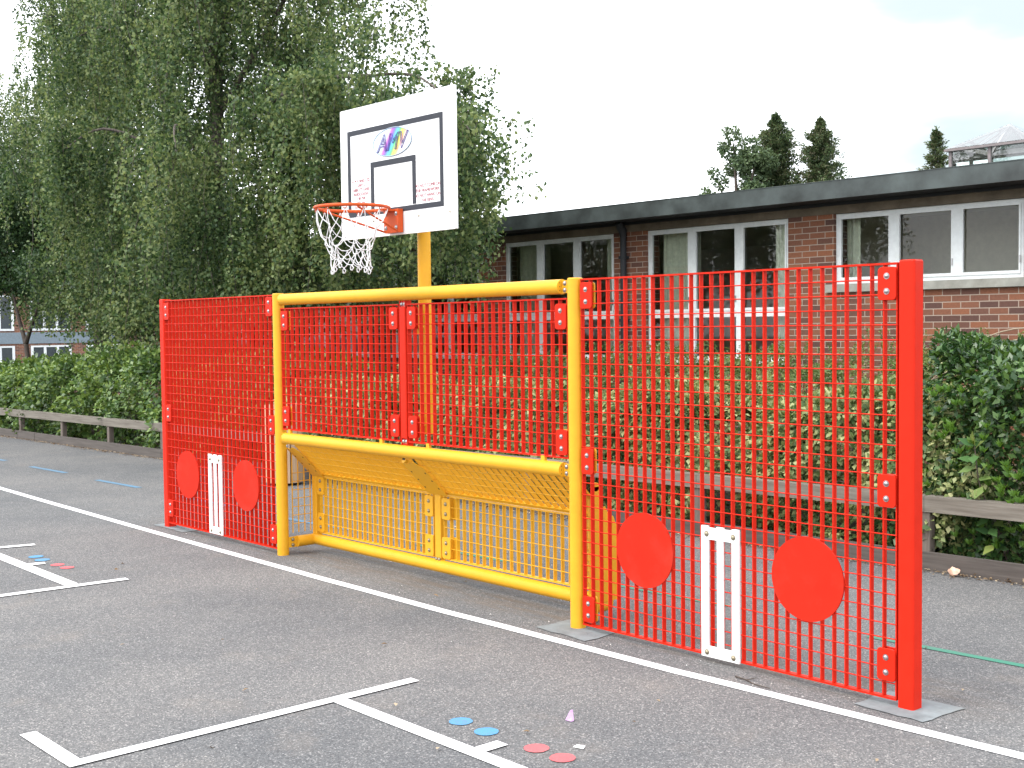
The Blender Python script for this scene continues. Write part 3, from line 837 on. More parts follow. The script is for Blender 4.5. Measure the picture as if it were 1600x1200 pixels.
# net
b = MB(); K = 12
rows = [(0.0, RR-0.004), (-0.13, 0.185), (-0.19, 0.150), (-0.235, 0.132), (-0.28, 0.122), (-0.322, 0.118), (-0.362, 0.122)]
def npt(r_i, kk):
    dz, r0 = rows[r_i]; off = 0.5 if r_i % 2 else 0.0
    rs = np.random.default_rng(int(r_i*100 + (kk % K)))
    a = 2*math.pi*((kk + off + 0.5)/K) + rs.normal()*0.10*(r_i > 0)
    rr_ = r0 * (1 + rs.normal()*0.06*(r_i > 0))
    bul = 0.035*math.sin(min(1, -dz/0.3)*math.pi)*(1 if math.cos(a-R(215)) > 0.2 else -0.3)
    return RC + Vector(((rr_+bul)*math.cos(a)+0.02*dz, (rr_+bul)*math.sin(a)+0.02*dz, dz - 0.012 + rs.normal()*0.012*(r_i > 0)))
for r_i in range(len(rows)-1):
    for kk in range(K):
        p = npt(r_i, kk)
        nb_ = (kk, kk+1) if r_i % 2 else (kk, kk-1)
        for q_ in nb_:
            q = npt(r_i+1, q_); mid = (p+q)/2 + Vector((0, 0, -0.012)) + Vector((p.x-RC.x, p.y-RC.y, 0))*0.03
            b.path([p, p*0.7+mid*0.3+Vector((0,0,-0.002)), mid, q], 0.0030, 5)
for kk in range(K):
    p = npt(len(rows)-1, kk)
    b.path([p, p+Vector((0.016, 0.004, -0.014)), p+Vector((0.008, 0.0, -0.032)), p+Vector((-0.010, 0, -0.028)), p+Vector((-0.012, 0, -0.010)), p], 0.0036, 5)
for r_i in range(1, len(rows)):
    for kk in range(K):
        p = npt(r_i, kk); b.dome(p, (0, 0, 1), 0.0055, 0.006, 6, 2); b.dome(p, (0, 0, -1), 0.0055, 0.006, 6, 2)
net = bo(b, "net", NETM)

# ------------------------------------------------------------------ litter bin, fence, edging
LB = thing("litter_bin", "pale slatted timber litter bin beyond the left goal post", "litter bin", (-1.83, 2.33, 0))
b = MB()
for i in range(14):
    a = 2*math.pi*i/14; c = Vector((0.195*math.cos(a), 0.195*math.sin(a), 0)); t = Vector((-math.sin(a), math.cos(a), 0)); nn = Vector((math.cos(a), math.sin(a), 0))
    h = 0.895 + random.uniform(-0.006, 0.006)
    b.bar(c + Vector((0,0,0.03)), c + Vector((0,0,h)), t*0.039, nn*0.011)
b.obj("slats", BINW, LB)
b = MB()
for z in (0.10, 0.80): b.path([(0.179*math.cos(2*math.pi*i/28), 0.179*math.sin(2*math.pi*i/28), z) for i in range(28)], 0.006, 6, closed=True)
b.tube((0, 0, 0.02), (0, 0, 0.86), 0.165, n=24); b.obj("liner", BLACKW, LB)
def rail_y(x): return edge_y(x) + 0.075
fx = [-15.2, -13.6, -11.9, -10.28, -8.66, -7.06, -5.45, -3.7, -2.0, -0.25, 1.65, 3.66, 5.66, 7.6, 9.5]
KR = thing("knee_rail_fence", "low weathered timber knee rail running along the front of the shrub bed", "fence", (0, rail_y(0), 0))
for i in range(len(fx)-1):
    x0, x1 = fx[i], fx[i+1]
    b = MB(); g = 0.002
    zt0, zt1 = [0.475 + 0.0035*(x_-0) + 0.022 for x_ in (x0, x1)]
    p0 = Vector((x0+g, rail_y(x0)-rail_y(0), zt0-0.055)); p1 = Vector((x1-g, rail_y(x1)-rail_y(0), zt1-0.055))
    b.bar(p0, p1, (0, 0.05, 0), (0, 0, 0.055))
    b.obj("rail", WOODG, KR)
for x_ in fx:
    b = MB(); yy = rail_y(x_)-rail_y(0); zt = 0.475+0.0035*x_+0.022-0.111
    b.prism([(px_, py_, 0) for px_, py_ in rrect(x_, yy, 0.075, 0.075, 0.006, 2)], (0, 0, zt)); b.obj("post", WOODP, KR)
ED = thing("timber_edging", "dark timber edging boards retaining the soil along the asphalt edge", "edging", (0, edge_y(0), 0))
ex = [-18, -13.8, -9.6, -5.4, -1.2, 3.0, 7.2, 11.4]
for i in range(len(ex)-1):
    b = MB(); x0, x1 = ex[i]+0.003, ex[i+1]-0.003
    b.bar((x0, edge_y(x0)-edge_y(0)+0.022, 0.062), (x1, edge_y(x1)-edge_y(0)+0.022+random.uniform(-.004,.004), 0.064), (0, 0.020, 0), (0, 0, 0.066)); b.obj("board", EDGE, ED)
# leaf debris lying along the edging and scattered about
def debris(name, n, xr, yf, cols_mat, Ls):
    c = np.stack([rng.uniform(*xr, n), np.zeros(n), np.zeros(n)+0.005], 1)
    c[:, 1] = yf(c[:, 0], n); c[:, 2] += rng.uniform(0, 0.012, n)
    d = np.stack([rng.normal(size=n), rng.normal(size=n), rng.normal(size=n)*0.15], 1)
    v, q = leaf_arrays(c, d, np.tile([0, 0, 1.0], (n, 1)) + rng.normal(size=(n, 3))*0.25, rng.uniform(*Ls, n), rng.uniform(Ls[0]*0.5, Ls[1]*0.6, n))
    return inst(name, fast_mesh(name, v, q, cols_mat))
DEB = leaf_mat("dry_leaf_litter", [(0.10, 0.06, 0.035), (0.24, 0.17, 0.10), (0.38, 0.31, 0.22)], 3.0, 0.1, 0.9, 0.1)
tag(debris("leaf_litter", 2600, (-14, 10), lambda x, n: edge_y(x) - np.abs(rng.normal(size=n))*0.05 - 0.004, DEB, (0.015, 0.04)), kind='stuff')
tag(debris("fallen_leaves", 46, (1.0, 8.5), lambda x, n: rng.uniform(-2.6, 2.5, n), DEB, (0.02, 0.04)), kind='stuff')

GRIT = leaf_mat("pale_grit", [(0.25, 0.23, 0.20), (0.45, 0.43, 0.40), (0.70, 0.70, 0.68)], 3.0, 0.0, 0.9, 0.1)
tag(debris("grit", 170, (0.5, 8.5), lambda x, n: np.where(rng.uniform(size=n) < 0.65, rng.normal(size=n)*0.10 - 0.12, rng.uniform(-2.8, 2.4, n)), GRIT, (0.006, 0.018)), kind='stuff')
TWG = MB()
TWG.path([(6.42, -0.135, 0.006), (6.50, -0.150, 0.008), (6.56, -0.175, 0.006), (6.66, -0.180, 0.006)], [0.004, 0.0035, 0.003, 0.002], 5); TWG.path([(6.50, -0.150, 0.008), (6.52, -0.10, 0.012)], [0.003, 0.0015], 5)
tag(TWG.obj("fallen_twig", BARK), "thin dry twig lying on the asphalt below the white wicket frame", "twig")
def crumple(name, loc, r, mat, label, cat, sq=(1, 1, 1)):
    bm = bmesh.new(); bmesh.ops.create_icosphere(bm, subdivisions=2, radius=r)
    rs = random.Random(3)
    for v in bm.verts: v.co *= rs.uniform(0.65, 1.15); v.co.x *= sq[0]; v.co.y *= sq[1]; v.co.z *= sq[2]
    zmin = min(v.co.z for v in bm.verts)
    for v in bm.verts: v.co.z -= zmin
    me = bpy.data.meshes.new(name); bm.to_mesh(me); bm.free(); me.materials.append(mat)
    return tag(inst(name, me, None, loc), label, cat)
def wrapper_mat():
    m, n, b_ = new_mat("wrapper_print"); t = N(n, "ShaderNodeTexCoord"); v = N(n, "ShaderNodeTexVoronoi", Scale=28.0)
    n.links.new(t.outputs['Object'], v.inputs['Vector'])
    sp = N(n, "ShaderNodeSeparateColor"); n.links.new(v.outputs['Color'], sp.inputs['Color'])
    cr = N(n, "ShaderNodeValToRGB"); e = cr.color_ramp.elements; e[0].color = (0.62, 0.40, 0.30, 1); e[1].color = (0.70, 0.22, 0.08, 1); x = e.new(0.5); x.color = (0.70, 0.50, 0.38, 1)
    n.links.new(sp.outputs['Red'], cr.inputs['Fac']); n.links.new(cr.outputs['Color'], b_.inputs['Base Color']); b_.inputs['Roughness'].default_value = 0.4
    return m
crumple("crumpled_wrapper", (5.93, 2.845, 0.004), 0.036, wrapper_mat(), "crumpled orange and cream wrapper lying against the timber edging", "litter", (1.2, 0.8, 0.9))
PINK = paint("mauve_card", (0.55, 0.33, 0.58), 0.6, 0.3, scale=60)
b = MB(); b.prism([(0, 0, 0.0), (0.035, 0.004, 0.0), (0.020, 0.012, 0.045)], (0.003, 0.012, 0.002))
tag(b.obj("paper_scrap", PINK, None, (6.325, -1.20, 0.003)), "small mauve and white triangular scrap standing on the asphalt", "litter")
b = MB(); b.prism([(0, 0, 0), (0.045, 0.012, 0), (0.04, 0.03, 0.006), (0.004, 0.02, 0.004)], (0, 0, 0.003))
tag(b.obj("paper_scrap", WHITEP, None, (6.60, -1.42, 0.003)), "flat white paper scrap beside the red painted spots", "litter")

# ------------------------------------------------------------------ school building
YW = 8.2
SB = thing("school_building", "low flat roofed brick school building with tall white framed windows behind the shrubs", "building", (-8, YW, 0))
def so(b, name, mats, parent=SB, lab=None):
    o = b.obj(name, mats, parent)
    if parent is SB: o.location = (8, -YW, 0)
    if lab: o['label'] = lab
    return o
WINS = [(1.38, 3.78, 2.20, 'high')] + [(-1.72 - 3.05*i, 0.70 - 3.05*i, 1.25, 'full') for i in range(6)]
ZT = 3.06
XW0, XW1 = -19.1, 11.5
b = MB()
edges = sorted([(w_[0], w_[1], w_[2]) for w_ in WINS])
x = XW0
for (a, c, zs) in edges:
    b.box(x, a, YW, YW+0.28, 0, ZT); b.box(a, c, YW+0.001, YW+0.279, 0, zs-(0.10 if zs > 2 else 0.05)); x = c
b.box(x, XW1, YW, YW+0.28, 0, ZT)
so(b, "brick_wall", BRICK)
b = MB(); b.box(XW0, XW0+0.28, YW+0.281, 15.7, 0, ZT-0.001); b.box(XW1-0.28, XW1, YW+0.281, 15.7, 0, ZT-0.001); b.box(XW0+0.281, XW1-0.281, 15.42, 15.7, 0, ZT-0.001)
so(b, "rear_wall", BRICK)
b = MB(); b.box(XW0-0.01, XW1+0.01, YW-0.012, YW+0.27, ZT+0.001, ZT+0.10); so(b, "lintel", LINT)
b = MB(); b.box(XW0-0.015, XW1+0.015, YW-0.03, YW+0.28, ZT+0.101, 3.199); so(b, "eaves_board", BLACKW)
b = MB(); b.box(XW0-0.45, XW1+0.45, 7.75, 16.2, 3.200, 3.225, 1); b.box(XW0-0.40, XW1+0.40, 7.80, 16.15, 3.226, 3.36)
rf = so(b, "roof", [FASC, BLACKW])
b = MB(); b.box(XW0-0.46, XW1+0.46, 7.715, 7.749, 3.195, 3.402); b.box(XW0-0.461, XW1+0.461, 7.710, 7.76, 3.403, 3.412)
b.obj("fascia", FASC, rf)
# windows
def window(x0, x1, zs, kind):
    yf0, yf1 = YW+0.045, YW+0.105
    fr = MB()
    pw = (x1-x0)/3
    fw = 0.055
    zt = ZT - 0.002
    fr.box(x0+0.001, x0+fw, yf0, yf1, zs, zt); fr.box(x1-fw, x1-0.001, yf0, yf1, zs, zt)
    fr.box(x0+fw, x1-fw, yf0, yf1, zt-0.045, zt); fr.box(x0+fw, x1-fw, yf0, yf1, zs, zs+0.045)
    ms = [x0+pw, x0+2*pw]
    for m_ in ms: fr.box(m_-0.05, m_+0.05, yf0-0.012, yf1, zs+0.045, zt-0.045)
    cells = [(x0+fw, ms[0]-0.05), (ms[0]+0.05, ms[1]-0.05), (ms[1]+0.05, x1-fw)]
    rows = [(zs+0.045, zt-0.045)]
    if kind == 'full':
        for a, c in cells: fr.box(a, c, yf0-0.004, yf1, 1.822, 1.905)
        rows = [(zs+0.045, 1.822), (1.905, zt-0.045)]
    win = so(fr, "window", FRAMEW)
    # opening sash frames standing a little proud
    sh = MB(); s_ = 0.022
    for a, c in cells:
        for z0, z1 in rows:
            if kind == 'full' and z0 < 1.5: continue
            sh.box(a, a+s_, yf0-0.010, yf0+0.02, z0, z1); sh.box(c-s_, c, yf0-0.010, yf0+0.02, z0, z1)
            sh.box(a+s_, c-s_, yf0-0.010, yf0+0.02, z1-s_, z1); sh.box(a+s_, c-s_, yf0-0.010, yf0+0.02, z0, z0+s_*1.6)
            sh.box(c-0.012, c+0.004, yf0-0.022, yf0-0.011, z0+0.12, z0+0.20, 1)
    sh.obj("sash", [FRAMEW, STEEL], win)
    g = MB()
    for a, c in cells:
        for z0, z1 in rows:
            g.add([(a, yf0+0.03, z0), (c, yf0+0.03, z0), (c, yf0+0.03, z1), (a, yf0+0.03, z1)], [(0, 1, 2, 3)])
    g.obj("pane", GLASS, win)
    sl = MB()
    if kind == 'high': sl.box(x0-0.10, x1+0.10, YW-0.05, YW+0.11, zs-0.098, zs-0.001)
    else: sl.box(x0+0.002, x1-0.002, YW-0.035, YW+0.11, zs-0.048, zs-0.001)
    sl.obj("sill", SILL if kind == 'high' else FRAMEW, win)
    # curtains inside
    def curtain(a, c, z0, z1, yc=YW+0.26):
        cb = MB(); nn = max(8, int((c-a)/0.02)); vs = []
        for i in range(nn+1):
            xx = a + (c-a)*i/nn
            yy = yc + 0.025*math.sin(i*1.15) + 0.01*math.sin(i*0.37)
            vs += [(xx, yy, z0), (xx, yy, z1)]
        cb.add(vs, [(2*i, 2*i+2, 2*i+3, 2*i+1) for i in range(nn)], True)
        cb.obj("curtain", CURT, win)
    if kind == 'full':
        curtain(x0+0.10, x0+0.78, zs, zt); curtain(x1-0.38, x1-0.02, zs, zt)
    else:
        curtain(x0+0.02, x0+0.20, zs, zt)
for w_ in sorted(WINS, reverse=True): window(*w_)
# rooms behind the glass
b = MB()
b.box(XW0+0.29, XW1-0.29, YW+0.285, 15.4, 0.4, 0.45, 1)
b.box(XW0+0.29, XW1-0.29, 13.2, 13.3, 0.451, 3.19)
b.box(XW0+0.29, XW1-0.29, YW+0.285, 13.19, 3.12, 3.19)
for xp in (1.04, -5.06, -11.16): b.box(xp-0.06, xp+0.06, YW+0.285, 13.19, 0.451, 3.119)
b.box(1.101, XW1-0.3, 10.1, 10.2, 0.451, 3.119)
so(b, "room", [INT, INTD])
b = MB(); b.box(0.10, 0.62, 9.6, 9.66, 2.15, 2.62); so(b, "wall_cabinet", INT)
b = MB(); b.box(-0.35, -0.05, 9.0, 9.3, 0.952, 1.42); so(b, "storage_tray", INT)
b = MB(); b.box(-1.0, 0.9, 8.9, 9.5, 0.9, 0.95); b.box(-1.0, -0.95, 8.9, 9.5, 0.451, 0.899); b.box(0.85, 0.9, 8.9, 9.5, 0.451, 0.899); so(b, "classroom_table", INT)
for xp in (-2.105, -14.3):
    b = MB(); b.tube((xp, YW-0.06, 0.06), (xp, YW-0.06, 3.02), 0.045, n=16); b.path([(xp, YW-0.06, 3.0), (xp, YW-0.07, 3.08), (xp, YW-0.16, 3.19)], [0.05, 0.06, 0.06], 14)
    for z in (0.9, 1.8, 2.7): b.box(xp-0.06, xp+0.06, YW-0.10, YW-0.001, z-0.02, z+0.02)
    so(b, "downpipe", BLACKW)
b = MB(); b.tube((XW0+0.03, YW-0.05, 0.05), (XW0+0.03, YW-0.05, 3.19), 0.045, n=14); so(b, "downpipe", FRAMEW, lab="white downpipe")
# skylight lantern on the roof
x0, x1, y0, y1, zb, ze, za = 0.81, 2.01, 12.0, 13.2, 3.361, 4.20, 4.56
SK = MB()
for xx in (x0, (x0+x1)/2, x1):
    for yy in (y0, y1): SK.box(xx-0.022, xx+0.022, yy-0.022, yy+0.022, zb, ze)
for yy in ((y0+y1)/2,):
    for xx in (x0, x1): SK.box(xx-0.022, xx+0.022, yy-0.022, yy+0.022, zb, ze)
SK.box(x0-0.07, x1+0.07, y0-0.07, y0+0.03, ze+0.001, ze+0.035); SK.box(x0-0.07, x1+0.07, y1-0.03, y1+0.07, ze+0.001, ze+0.035)
SK.box(x0-0.07, x0+0.03, y0+0.031, y1-0.031, ze+0.001, ze+0.035); SK.box(x1-0.03, x1+0.07, y0+0.031, y1-0.031, ze+0.001, ze+0.035)
ap = Vector(((x0+x1)/2, (y0+y1)/2, za))
for xx, yy in ((x0, y0), (x1, y0), (x0, y1), (x1, y1), ((x0+x1)/2, y0), (x0, (y0+y1)/2), (x1, (y0+y1)/2), ((x0+x1)/2, y1)):
    SK.path([Vector((xx, yy, ze+0.04)), ap], 0.012, 6)
sk = SK.obj("skylight", paint("skylight_bar_metal", (0.20, 0.17, 0.17), 0.5, 0.2), rf)
b = MB(); e_ = 0.02
b.add([(x0-0.04, y0-0.04, ze+0.045), (x1+0.04, y0-0.04, ze+0.045), (x1+0.04, y1+0.04, ze+0.045), (x0-0.04, y1+0.04, ze+0.045), tuple(ap+Vector((0, 0, 0.03)))], [(0, 1, 4), (1, 2, 4), (2, 3, 4), (3, 0, 4)])
b.obj("skylight_roof", ROOFG, sk)
b = MB()
for p in ([(x0, y0), (x1, y0)], [(x1, y0), (x1, y1)], [(x1, y1), (x0, y1)], [(x0, y1), (x0, y0)]):
    b.add([(p[0][0], p[0][1], zb), (p[1][0], p[1][1], zb), (p[1][0], p[1][1], ze), (p[0][0], p[0][1], ze)], [(0, 1, 2, 3)])
b.obj("skylight_pane", SKYG, sk)

# distant block beyond the playground, on lower ground
DB = thing("school_block", "distant two storey school block with blue grey band seen under the trees at left", "building", (-50, 20, -2.4))
XB = -50.0; yb0, yb1 = 6.0, 24.6
def do(b, name, mats, parent=DB):
    o = b.obj(name, mats, parent)
    if parent is DB: o.location = (50, -20, 2.4)
    return o
b = MB(); b.box(XB-10, XB, yb0, yb1, -2.4, 1.18); b.box(XB-10.01, XB-0.02, yb0, yb1, 1.72, 4.2); do(b, "wall", BRICK)
b = MB(); b.box(XB-10, XB+0.05, yb0-0.02, yb1+0.02, 1.181, 1.719); do(b, "band", paint("blue_grey_cladding", (0.15, 0.19, 0.22), 0.6, 0.15))
b = MB(); b.box(XB-10.4, XB+0.5, yb0-0.4, yb1+0.4, 4.201, 4.5); do(b, "roof", FASC)
b = MB(); b.box(XB+0.051, XB+0.40, yb0, yb0+9.8, 1.20, 1.30); do(b, "gutter", FRAMEW)
y = yb0 + 0.5
GLD = paint("dark_far_glass", (0.03, 0.04, 0.045), 0.15, 0.2, bump=0)
while y < yb1-2.2:
    for z0, z1, xo in ((-1.0, 1.08, 0.0), (1.80, 3.5, -0.02)):
        b = MB(); xf = XB+xo
        for yy in (y, y+0.62, y+1.24, y+1.86): b.box(xf+0.001, xf+0.06, yy-0.06, yy+0.06, z0, z1)
        for s in range(3):
            ya, yc = y+0.62*s+0.061, y+0.62*s+0.559
            b.box(xf+0.001, xf+0.05, ya, yc, z1-0.08, z1); b.box(xf+0.001, xf+0.05, ya, yc, z0, z0+0.1)
        wn = do(b, "window", FRAMEW)
        g = MB()
        for s in range(3): g.add([(xf+0.02, y+0.62*s, z0), (xf+0.02, y+0.62*(s+1), z0), (xf+0.02, y+0.62*(s+1), z1), (xf+0.02, y+0.62*s, z1)], [(0, 1, 2, 3)])
        g.obj("pane", GLD, wn)
    y += 2.75

# ------------------------------------------------------------------ vegetation
def strands(starts, lens, spread, L=(0.05, 0.075), step=0.034, curl=0.25):
    """hanging leafy branchlets; returns leaf verts/quads and polylines"""
    C, D, NV, LL, lines = [], [], [], [], []
    for p, ln in zip(starts, lens):
        n = max(5, int(ln/step))
        az = rng.uniform(0, 2*np.pi); out = np.array([np.cos(az), np.sin(az), 0])*spread*rng.uniform(0.2, 1)
        s = np.linspace(0, 1, n)
        pts = p[None] + out[None]*(s**0.6)[:, None] + np.stack([0.05*np.sin(6*s+az*3), 0.05*np.cos(5*s+az), 0.12*np.sin(np.pi*np.minimum(1, s*2.5))-ln*s**1.15], 1)
        lines.append(pts[::max(1, n//6)])
        m = 2
        c = np.repeat(pts, m, 0) + rng.normal(size=(n*m, 3))*0.045
        d = rng.normal(size=(n*m, 3))*0.9 + np.array([0, 0, -0.75])
        C.append(c); D.append(d); NV.append(rng.normal(size=(n*m, 3)) + np.array([0, -0.3, 0.5])); LL.append(rng.uniform(*L, n*m))
    C, D, NV, LL = map(np.concatenate, (C, D, NV, LL))
    v, q = leaf_arrays(C, D, NV, LL, LL*0.72)
    return v, q, lines

def limb(b, pts, r0, r1, n=8, sub=5):
    P = [Vector(p) for p in pts]; out = []
    for i in range(len(P)-1):
        p0, p1, p2, p3 = P[max(i-1, 0)], P[i], P[i+1], P[min(i+2, len(P)-1)]
        for j in range(sub):
            t = j/sub
            out.append(0.5*((2*p1) + (p2-p0)*t + (2*p0-5*p1+4*p2-p3)*t*t + (3*p1-p0-3*p2+p3)*t**3))
    out.append(P[-1])
    k = len(out)
    b.path(out, [r0 + (r1-r0)*(i/(k-1))**0.8 for i in range(k)], n)
    return out

# weeping birch: trunk and limbs placed where they stand; strands hang from clumps along them
def weeping_birch(name, label, base, limbs, trunk_pts, clumps, keep):
    t = thing(name, label, "tree", base)
    tb = MB(); limb(tb, trunk_pts, 0.20, 0.05, 12)
    for L_ in limbs: limb(tb, L_, 0.055, 0.008, 7)
    st, ln = [], []
    for (c, rad, cnt, l0, l1) in clumps:
        p = np.array(c)[None] + rng.normal(size=(cnt, 3))*np.array(rad)[None]*0.55
        for pp in p:
            l_ = rng.uniform(l0, l1)
            l_ = min(l_, pp[2] - keep(pp))
            if l_ < 0.25: continue
            st.append(pp); ln.append(l_)
    v, q, lines = strands(st, ln, 0.35)
    tw = tb
    for i, l_ in enumerate(lines):
        if i % 3 == 0: tw.path(l_, [0.0035]*(len(l_)-1) + [0.0015], 3, caps=False)
    o = tb.obj("trunk", BARKB, t); o.location = tuple(-Vector(base))
    c = inst("crown", fast_mesh("crown", v, q, L_BIRCH), t, tuple(-Vector(base)))
    return t, len(q)

def keep_a(p):
    x, y = p[0], p[1]
    lo = (1.5 if x < -4.4 else 1.95) + 0.35*math.sin(x*2.1) + 0.2*math.sin(x*5.3+1)
    if y > 7.0: lo = max(lo, 3.6)
    if x > -4.2: lo = max(lo, 2.05 + 0.25*math.sin(x*4))
    if x > -1.6: lo = max(lo, 2.4 + 0.6*(x+1.6))
    return lo
A_BASE = (-8.7, 5.2, 0.05)
A_TR = [(-8.7, 5.2, 0.0), (-8.6, 5.2, 2.0), (-8.45, 5.15, 4.2), (-8.3, 5.1, 6.2), (-8.2, 5.1, 8.4), (-8.0, 5.1, 10.6)]
A_LIMBS = [
    [(-8.45, 5.15, 4.0), (-7.0, 4.9, 4.9), (-5.0, 4.7, 5.2), (-3.2, 4.5, 5.0), (-1.9, 4.4, 4.75), (-0.9, 4.3, 4.0)],
    [(-8.4, 5.15, 5.2), (-7.0, 5.3, 6.4), (-6.0, 5.4, 7.2), (-5.0, 5.4, 7.2), (-4.4, 5.3, 6.6)],
    [(-8.3, 5.1, 6.2), (-7.2, 5.0, 7.6), (-6.2, 4.8, 8.6), (-5.2, 4.7, 8.6), (-4.4, 4.7, 8.0)],
    [(-8.45, 5.15, 4.5), (-9.6, 5.0, 5.5), (-10.6, 4.8, 6.6), (-11.6, 4.6, 7.2), (-12.8, 4.4, 7.0)],
    [(-8.4, 5.15, 5.8), (-9.4, 5.4, 7.4), (-10.4, 5.6, 8.8), (-11.6, 5.8, 9.2)],
    [(-8.5, 5.2, 3.6), (-8.9, 4.4, 4.6), (-9.3, 3.6, 5.0), (-9.6, 3.0, 4.6)],
    [(-8.5, 5.2, 3.8), (-7.6, 4.3, 4.6), (-6.6, 3.5, 4.7), (-5.8, 3.1, 4.2)],
    [(-8.4, 5.15, 4.8), (-8.4, 6.3, 6.2), (-8.6, 7.2, 6.8), (-8.8, 7.8, 6.4)],
    [(-8.2, 5.1, 8.0), (-7.2, 4.6, 9.6), (-6.2, 4.3, 10.2), (-5.2, 4.2, 9.8)],
    [(-8.35, 5.1, 5.6), (-7.9, 4.6, 6.6), (-7.2, 4.2, 7.6), (-6.8, 4.0, 8.4)]]
clA = []
def along(pts, n, j=0.3):
    P = np.array(pts); s = np.linspace(0.15, 1.0, n)*(len(P)-1)
    out = []
    for u in s:
        i = min(int(u), len(P)-2); f = u-i
        out.append(P[i]*(1-f)+P[i+1]*f + rng.normal(size=3)*j)
    return out
for k_, L_ in enumerate(A_LIMBS):
    for c in along(L_, 11 if k_ in (0, 2) else 9):
        clA.append((c, (0.42, 0.42, 0.25), 14, 0.5, 1.7))
# right-hand drooping skirt from the low limb
for x_ in np.linspace(-5.6, -2.2, 12):
    clA.append(((x_, 4.5+rng.normal()*0.5, 4.7+rng.normal()*0.25), (0.30, 0.5, 0.2), 26, 1.2, 2.9))
for x_ in np.linspace(-2.1, -0.95, 7):
    clA.append(((x_, 4.3+rng.normal()*0.3, 4.45-0.55*max(0, (x_+1.9))+rng.normal()*0.12), (0.22, 0.35, 0.18), 15, 0.7, 2.6))
for _ in range(4): clA.append(((rng.uniform(-3.6, -2.3), 4.6+rng.normal()*0.2, rng.uniform(5.2, 6.4)), (0.16, 0.2, 0.2), 4, 0.3, 0.8))
# the mass of the crown
cnt_ = 0
while cnt_ < 64:
    x_, z_, y_ = rng.uniform(-12.8, -3.7), rng.uniform(2.6, 9.8), 5.1 + rng.normal()*1.35
    if ((x_+8.3)/5.2)**2 + ((z_-4.8)/5.4)**2 > 1.0 and z_ > 4.8: continue
    if y_ < 2.9 or y_ > 7.3: continue
    if x_ > 9.6 - 1.40*(y_ + 4.92) and z_ > 4.3: continue
    clA.append(((x_, y_, z_), (0.50, 0.45, 0.35), 17, 0.6, 1.8)); cnt_ += 1
for _ in range(34): clA.append(((rng.uniform(-11.5, -4.6), 4.9 + rng.normal()*0.9, rng.uniform(2.6, 3.6)), (0.5, 0.4, 0.3), 14, 0.8, 2.0))
tA, nA = weeping_birch("weeping_birch", "large weeping birch with drooping leafy branches behind the backboard", A_BASE, A_LIMBS, A_TR, clA, keep_a)

B_BASE = (-16.2, 6.4, 0.05)
B_TR = [(-16.2, 6.4, 0.0), (-16.1, 6.4, 2.4), (-15.8, 6.3, 5.0), (-15.7, 6.3, 7.6), (-15.5, 6.3, 10.5)]
B_LIMBS = [[(-16, 6.4, 4.2), (-14.6, 6.0, 6.0), (-13.2, 5.6, 7.2), (-12.2, 5.4, 7.6)], [(-16, 6.4, 4.0), (-17.2, 6.2, 5.6), (-18.6, 6.0, 6.2)], [(-15.8, 6.3, 5.8), (-14.4, 6.6, 7.6), (-13.2, 6.8, 8.6)],
           [(-15.8, 6.3, 6.4), (-16.9, 6.6, 8.2), (-17.8, 6.8, 8.8)], [(-16, 6.4, 3.6), (-15.4, 5.2, 4.9), (-14.8, 4.4, 5.0)], [(-16, 6.4, 3.2), (-14.4, 5.8, 4.3), (-12.8, 5.2, 4.6), (-11.8, 4.9, 4.2)]]
clB = []
for L_ in B_LIMBS:
    for c in along(L_, 9): clB.append((c, (0.45, 0.45, 0.3), 14, 0.6, 1.9))
cnt_ = 0
while cnt_ < 58:
    x_, z_, y_ = rng.uniform(-19.4, -11.8), rng.uniform(2.8, 9.6), 6.0 + rng.normal()*1.0
    if ((x_+15.8)/4.6)**2 + ((z_-5.2)/5.0)**2 > 1.0 and z_ > 5.2: continue
    if y_ < 3.8 or y_ > 7.3: continue
    if x_ < -18.2 and z_ > 7.6: continue
    clB.append(((x_, y_, z_), (0.55, 0.45, 0.35), 19, 0.8, 2.4)); cnt_ += 1
def keep_b(p): return (1.85 if p[0] > -14.4 else 2.1) + 0.35*math.sin(p[0]*1.7) + (1.5 if p[1] > 7.0 else 0)
for _ in range(11): clB.append(((rng.uniform(-21.2, -18.6), 6.2 + rng.normal()*0.5, rng.uniform(3.6, 8.4)), (0.55, 0.45, 0.35), 16, 0.8, 2.2))
for _ in range(16): clB.append(((rng.uniform(-14.6, -11.2), 5.4 + rng.normal()*0.6, rng.uniform(2.4, 3.4)), (0.5, 0.4, 0.3), 14, 0.8, 2.0))
def keep_b(p): return (1.85 if p[0] > -14.4 else 2.1) + 0.35*math.sin(p[0]*1.7) + (1.5 if p[1] > 7.0 else 0)
tB, nB = weeping_birch("weeping_birch", "weeping birch at the far left with foliage reaching out of frame", B_BASE, B_LIMBS, B_TR, clB, keep_b)

def leaf_cloud(centers, radii, n_each, L, asp=0.6, outward=0.5, up=0.3, squash=0.8):
    C, D, NV, LL = [], [], [], []
    for c, r, n in zip(centers, radii, n_each):
        dirs = nrm(rng.normal(size=(n, 3))); rad = r*rng.uniform(0.25, 1, n)**0.45
        p = np.array(c)[None] + dirs*rad[:, None]*np.array([1, 1, squash])
        C.append(p); D.append(dirs*outward + rng.normal(size=(n, 3))*0.7 + np.array([0, 0, -0.1])); NV.append(dirs*0.6 + rng.normal(size=(n, 3))*0.5 + np.array([0, 0, up])); LL.append(rng.uniform(L[0], L[1], n))
    C, D, NV, LL = map(np.concatenate, (C, D, NV, LL))
    return leaf_arrays(C, D, NV, LL, LL*asp)

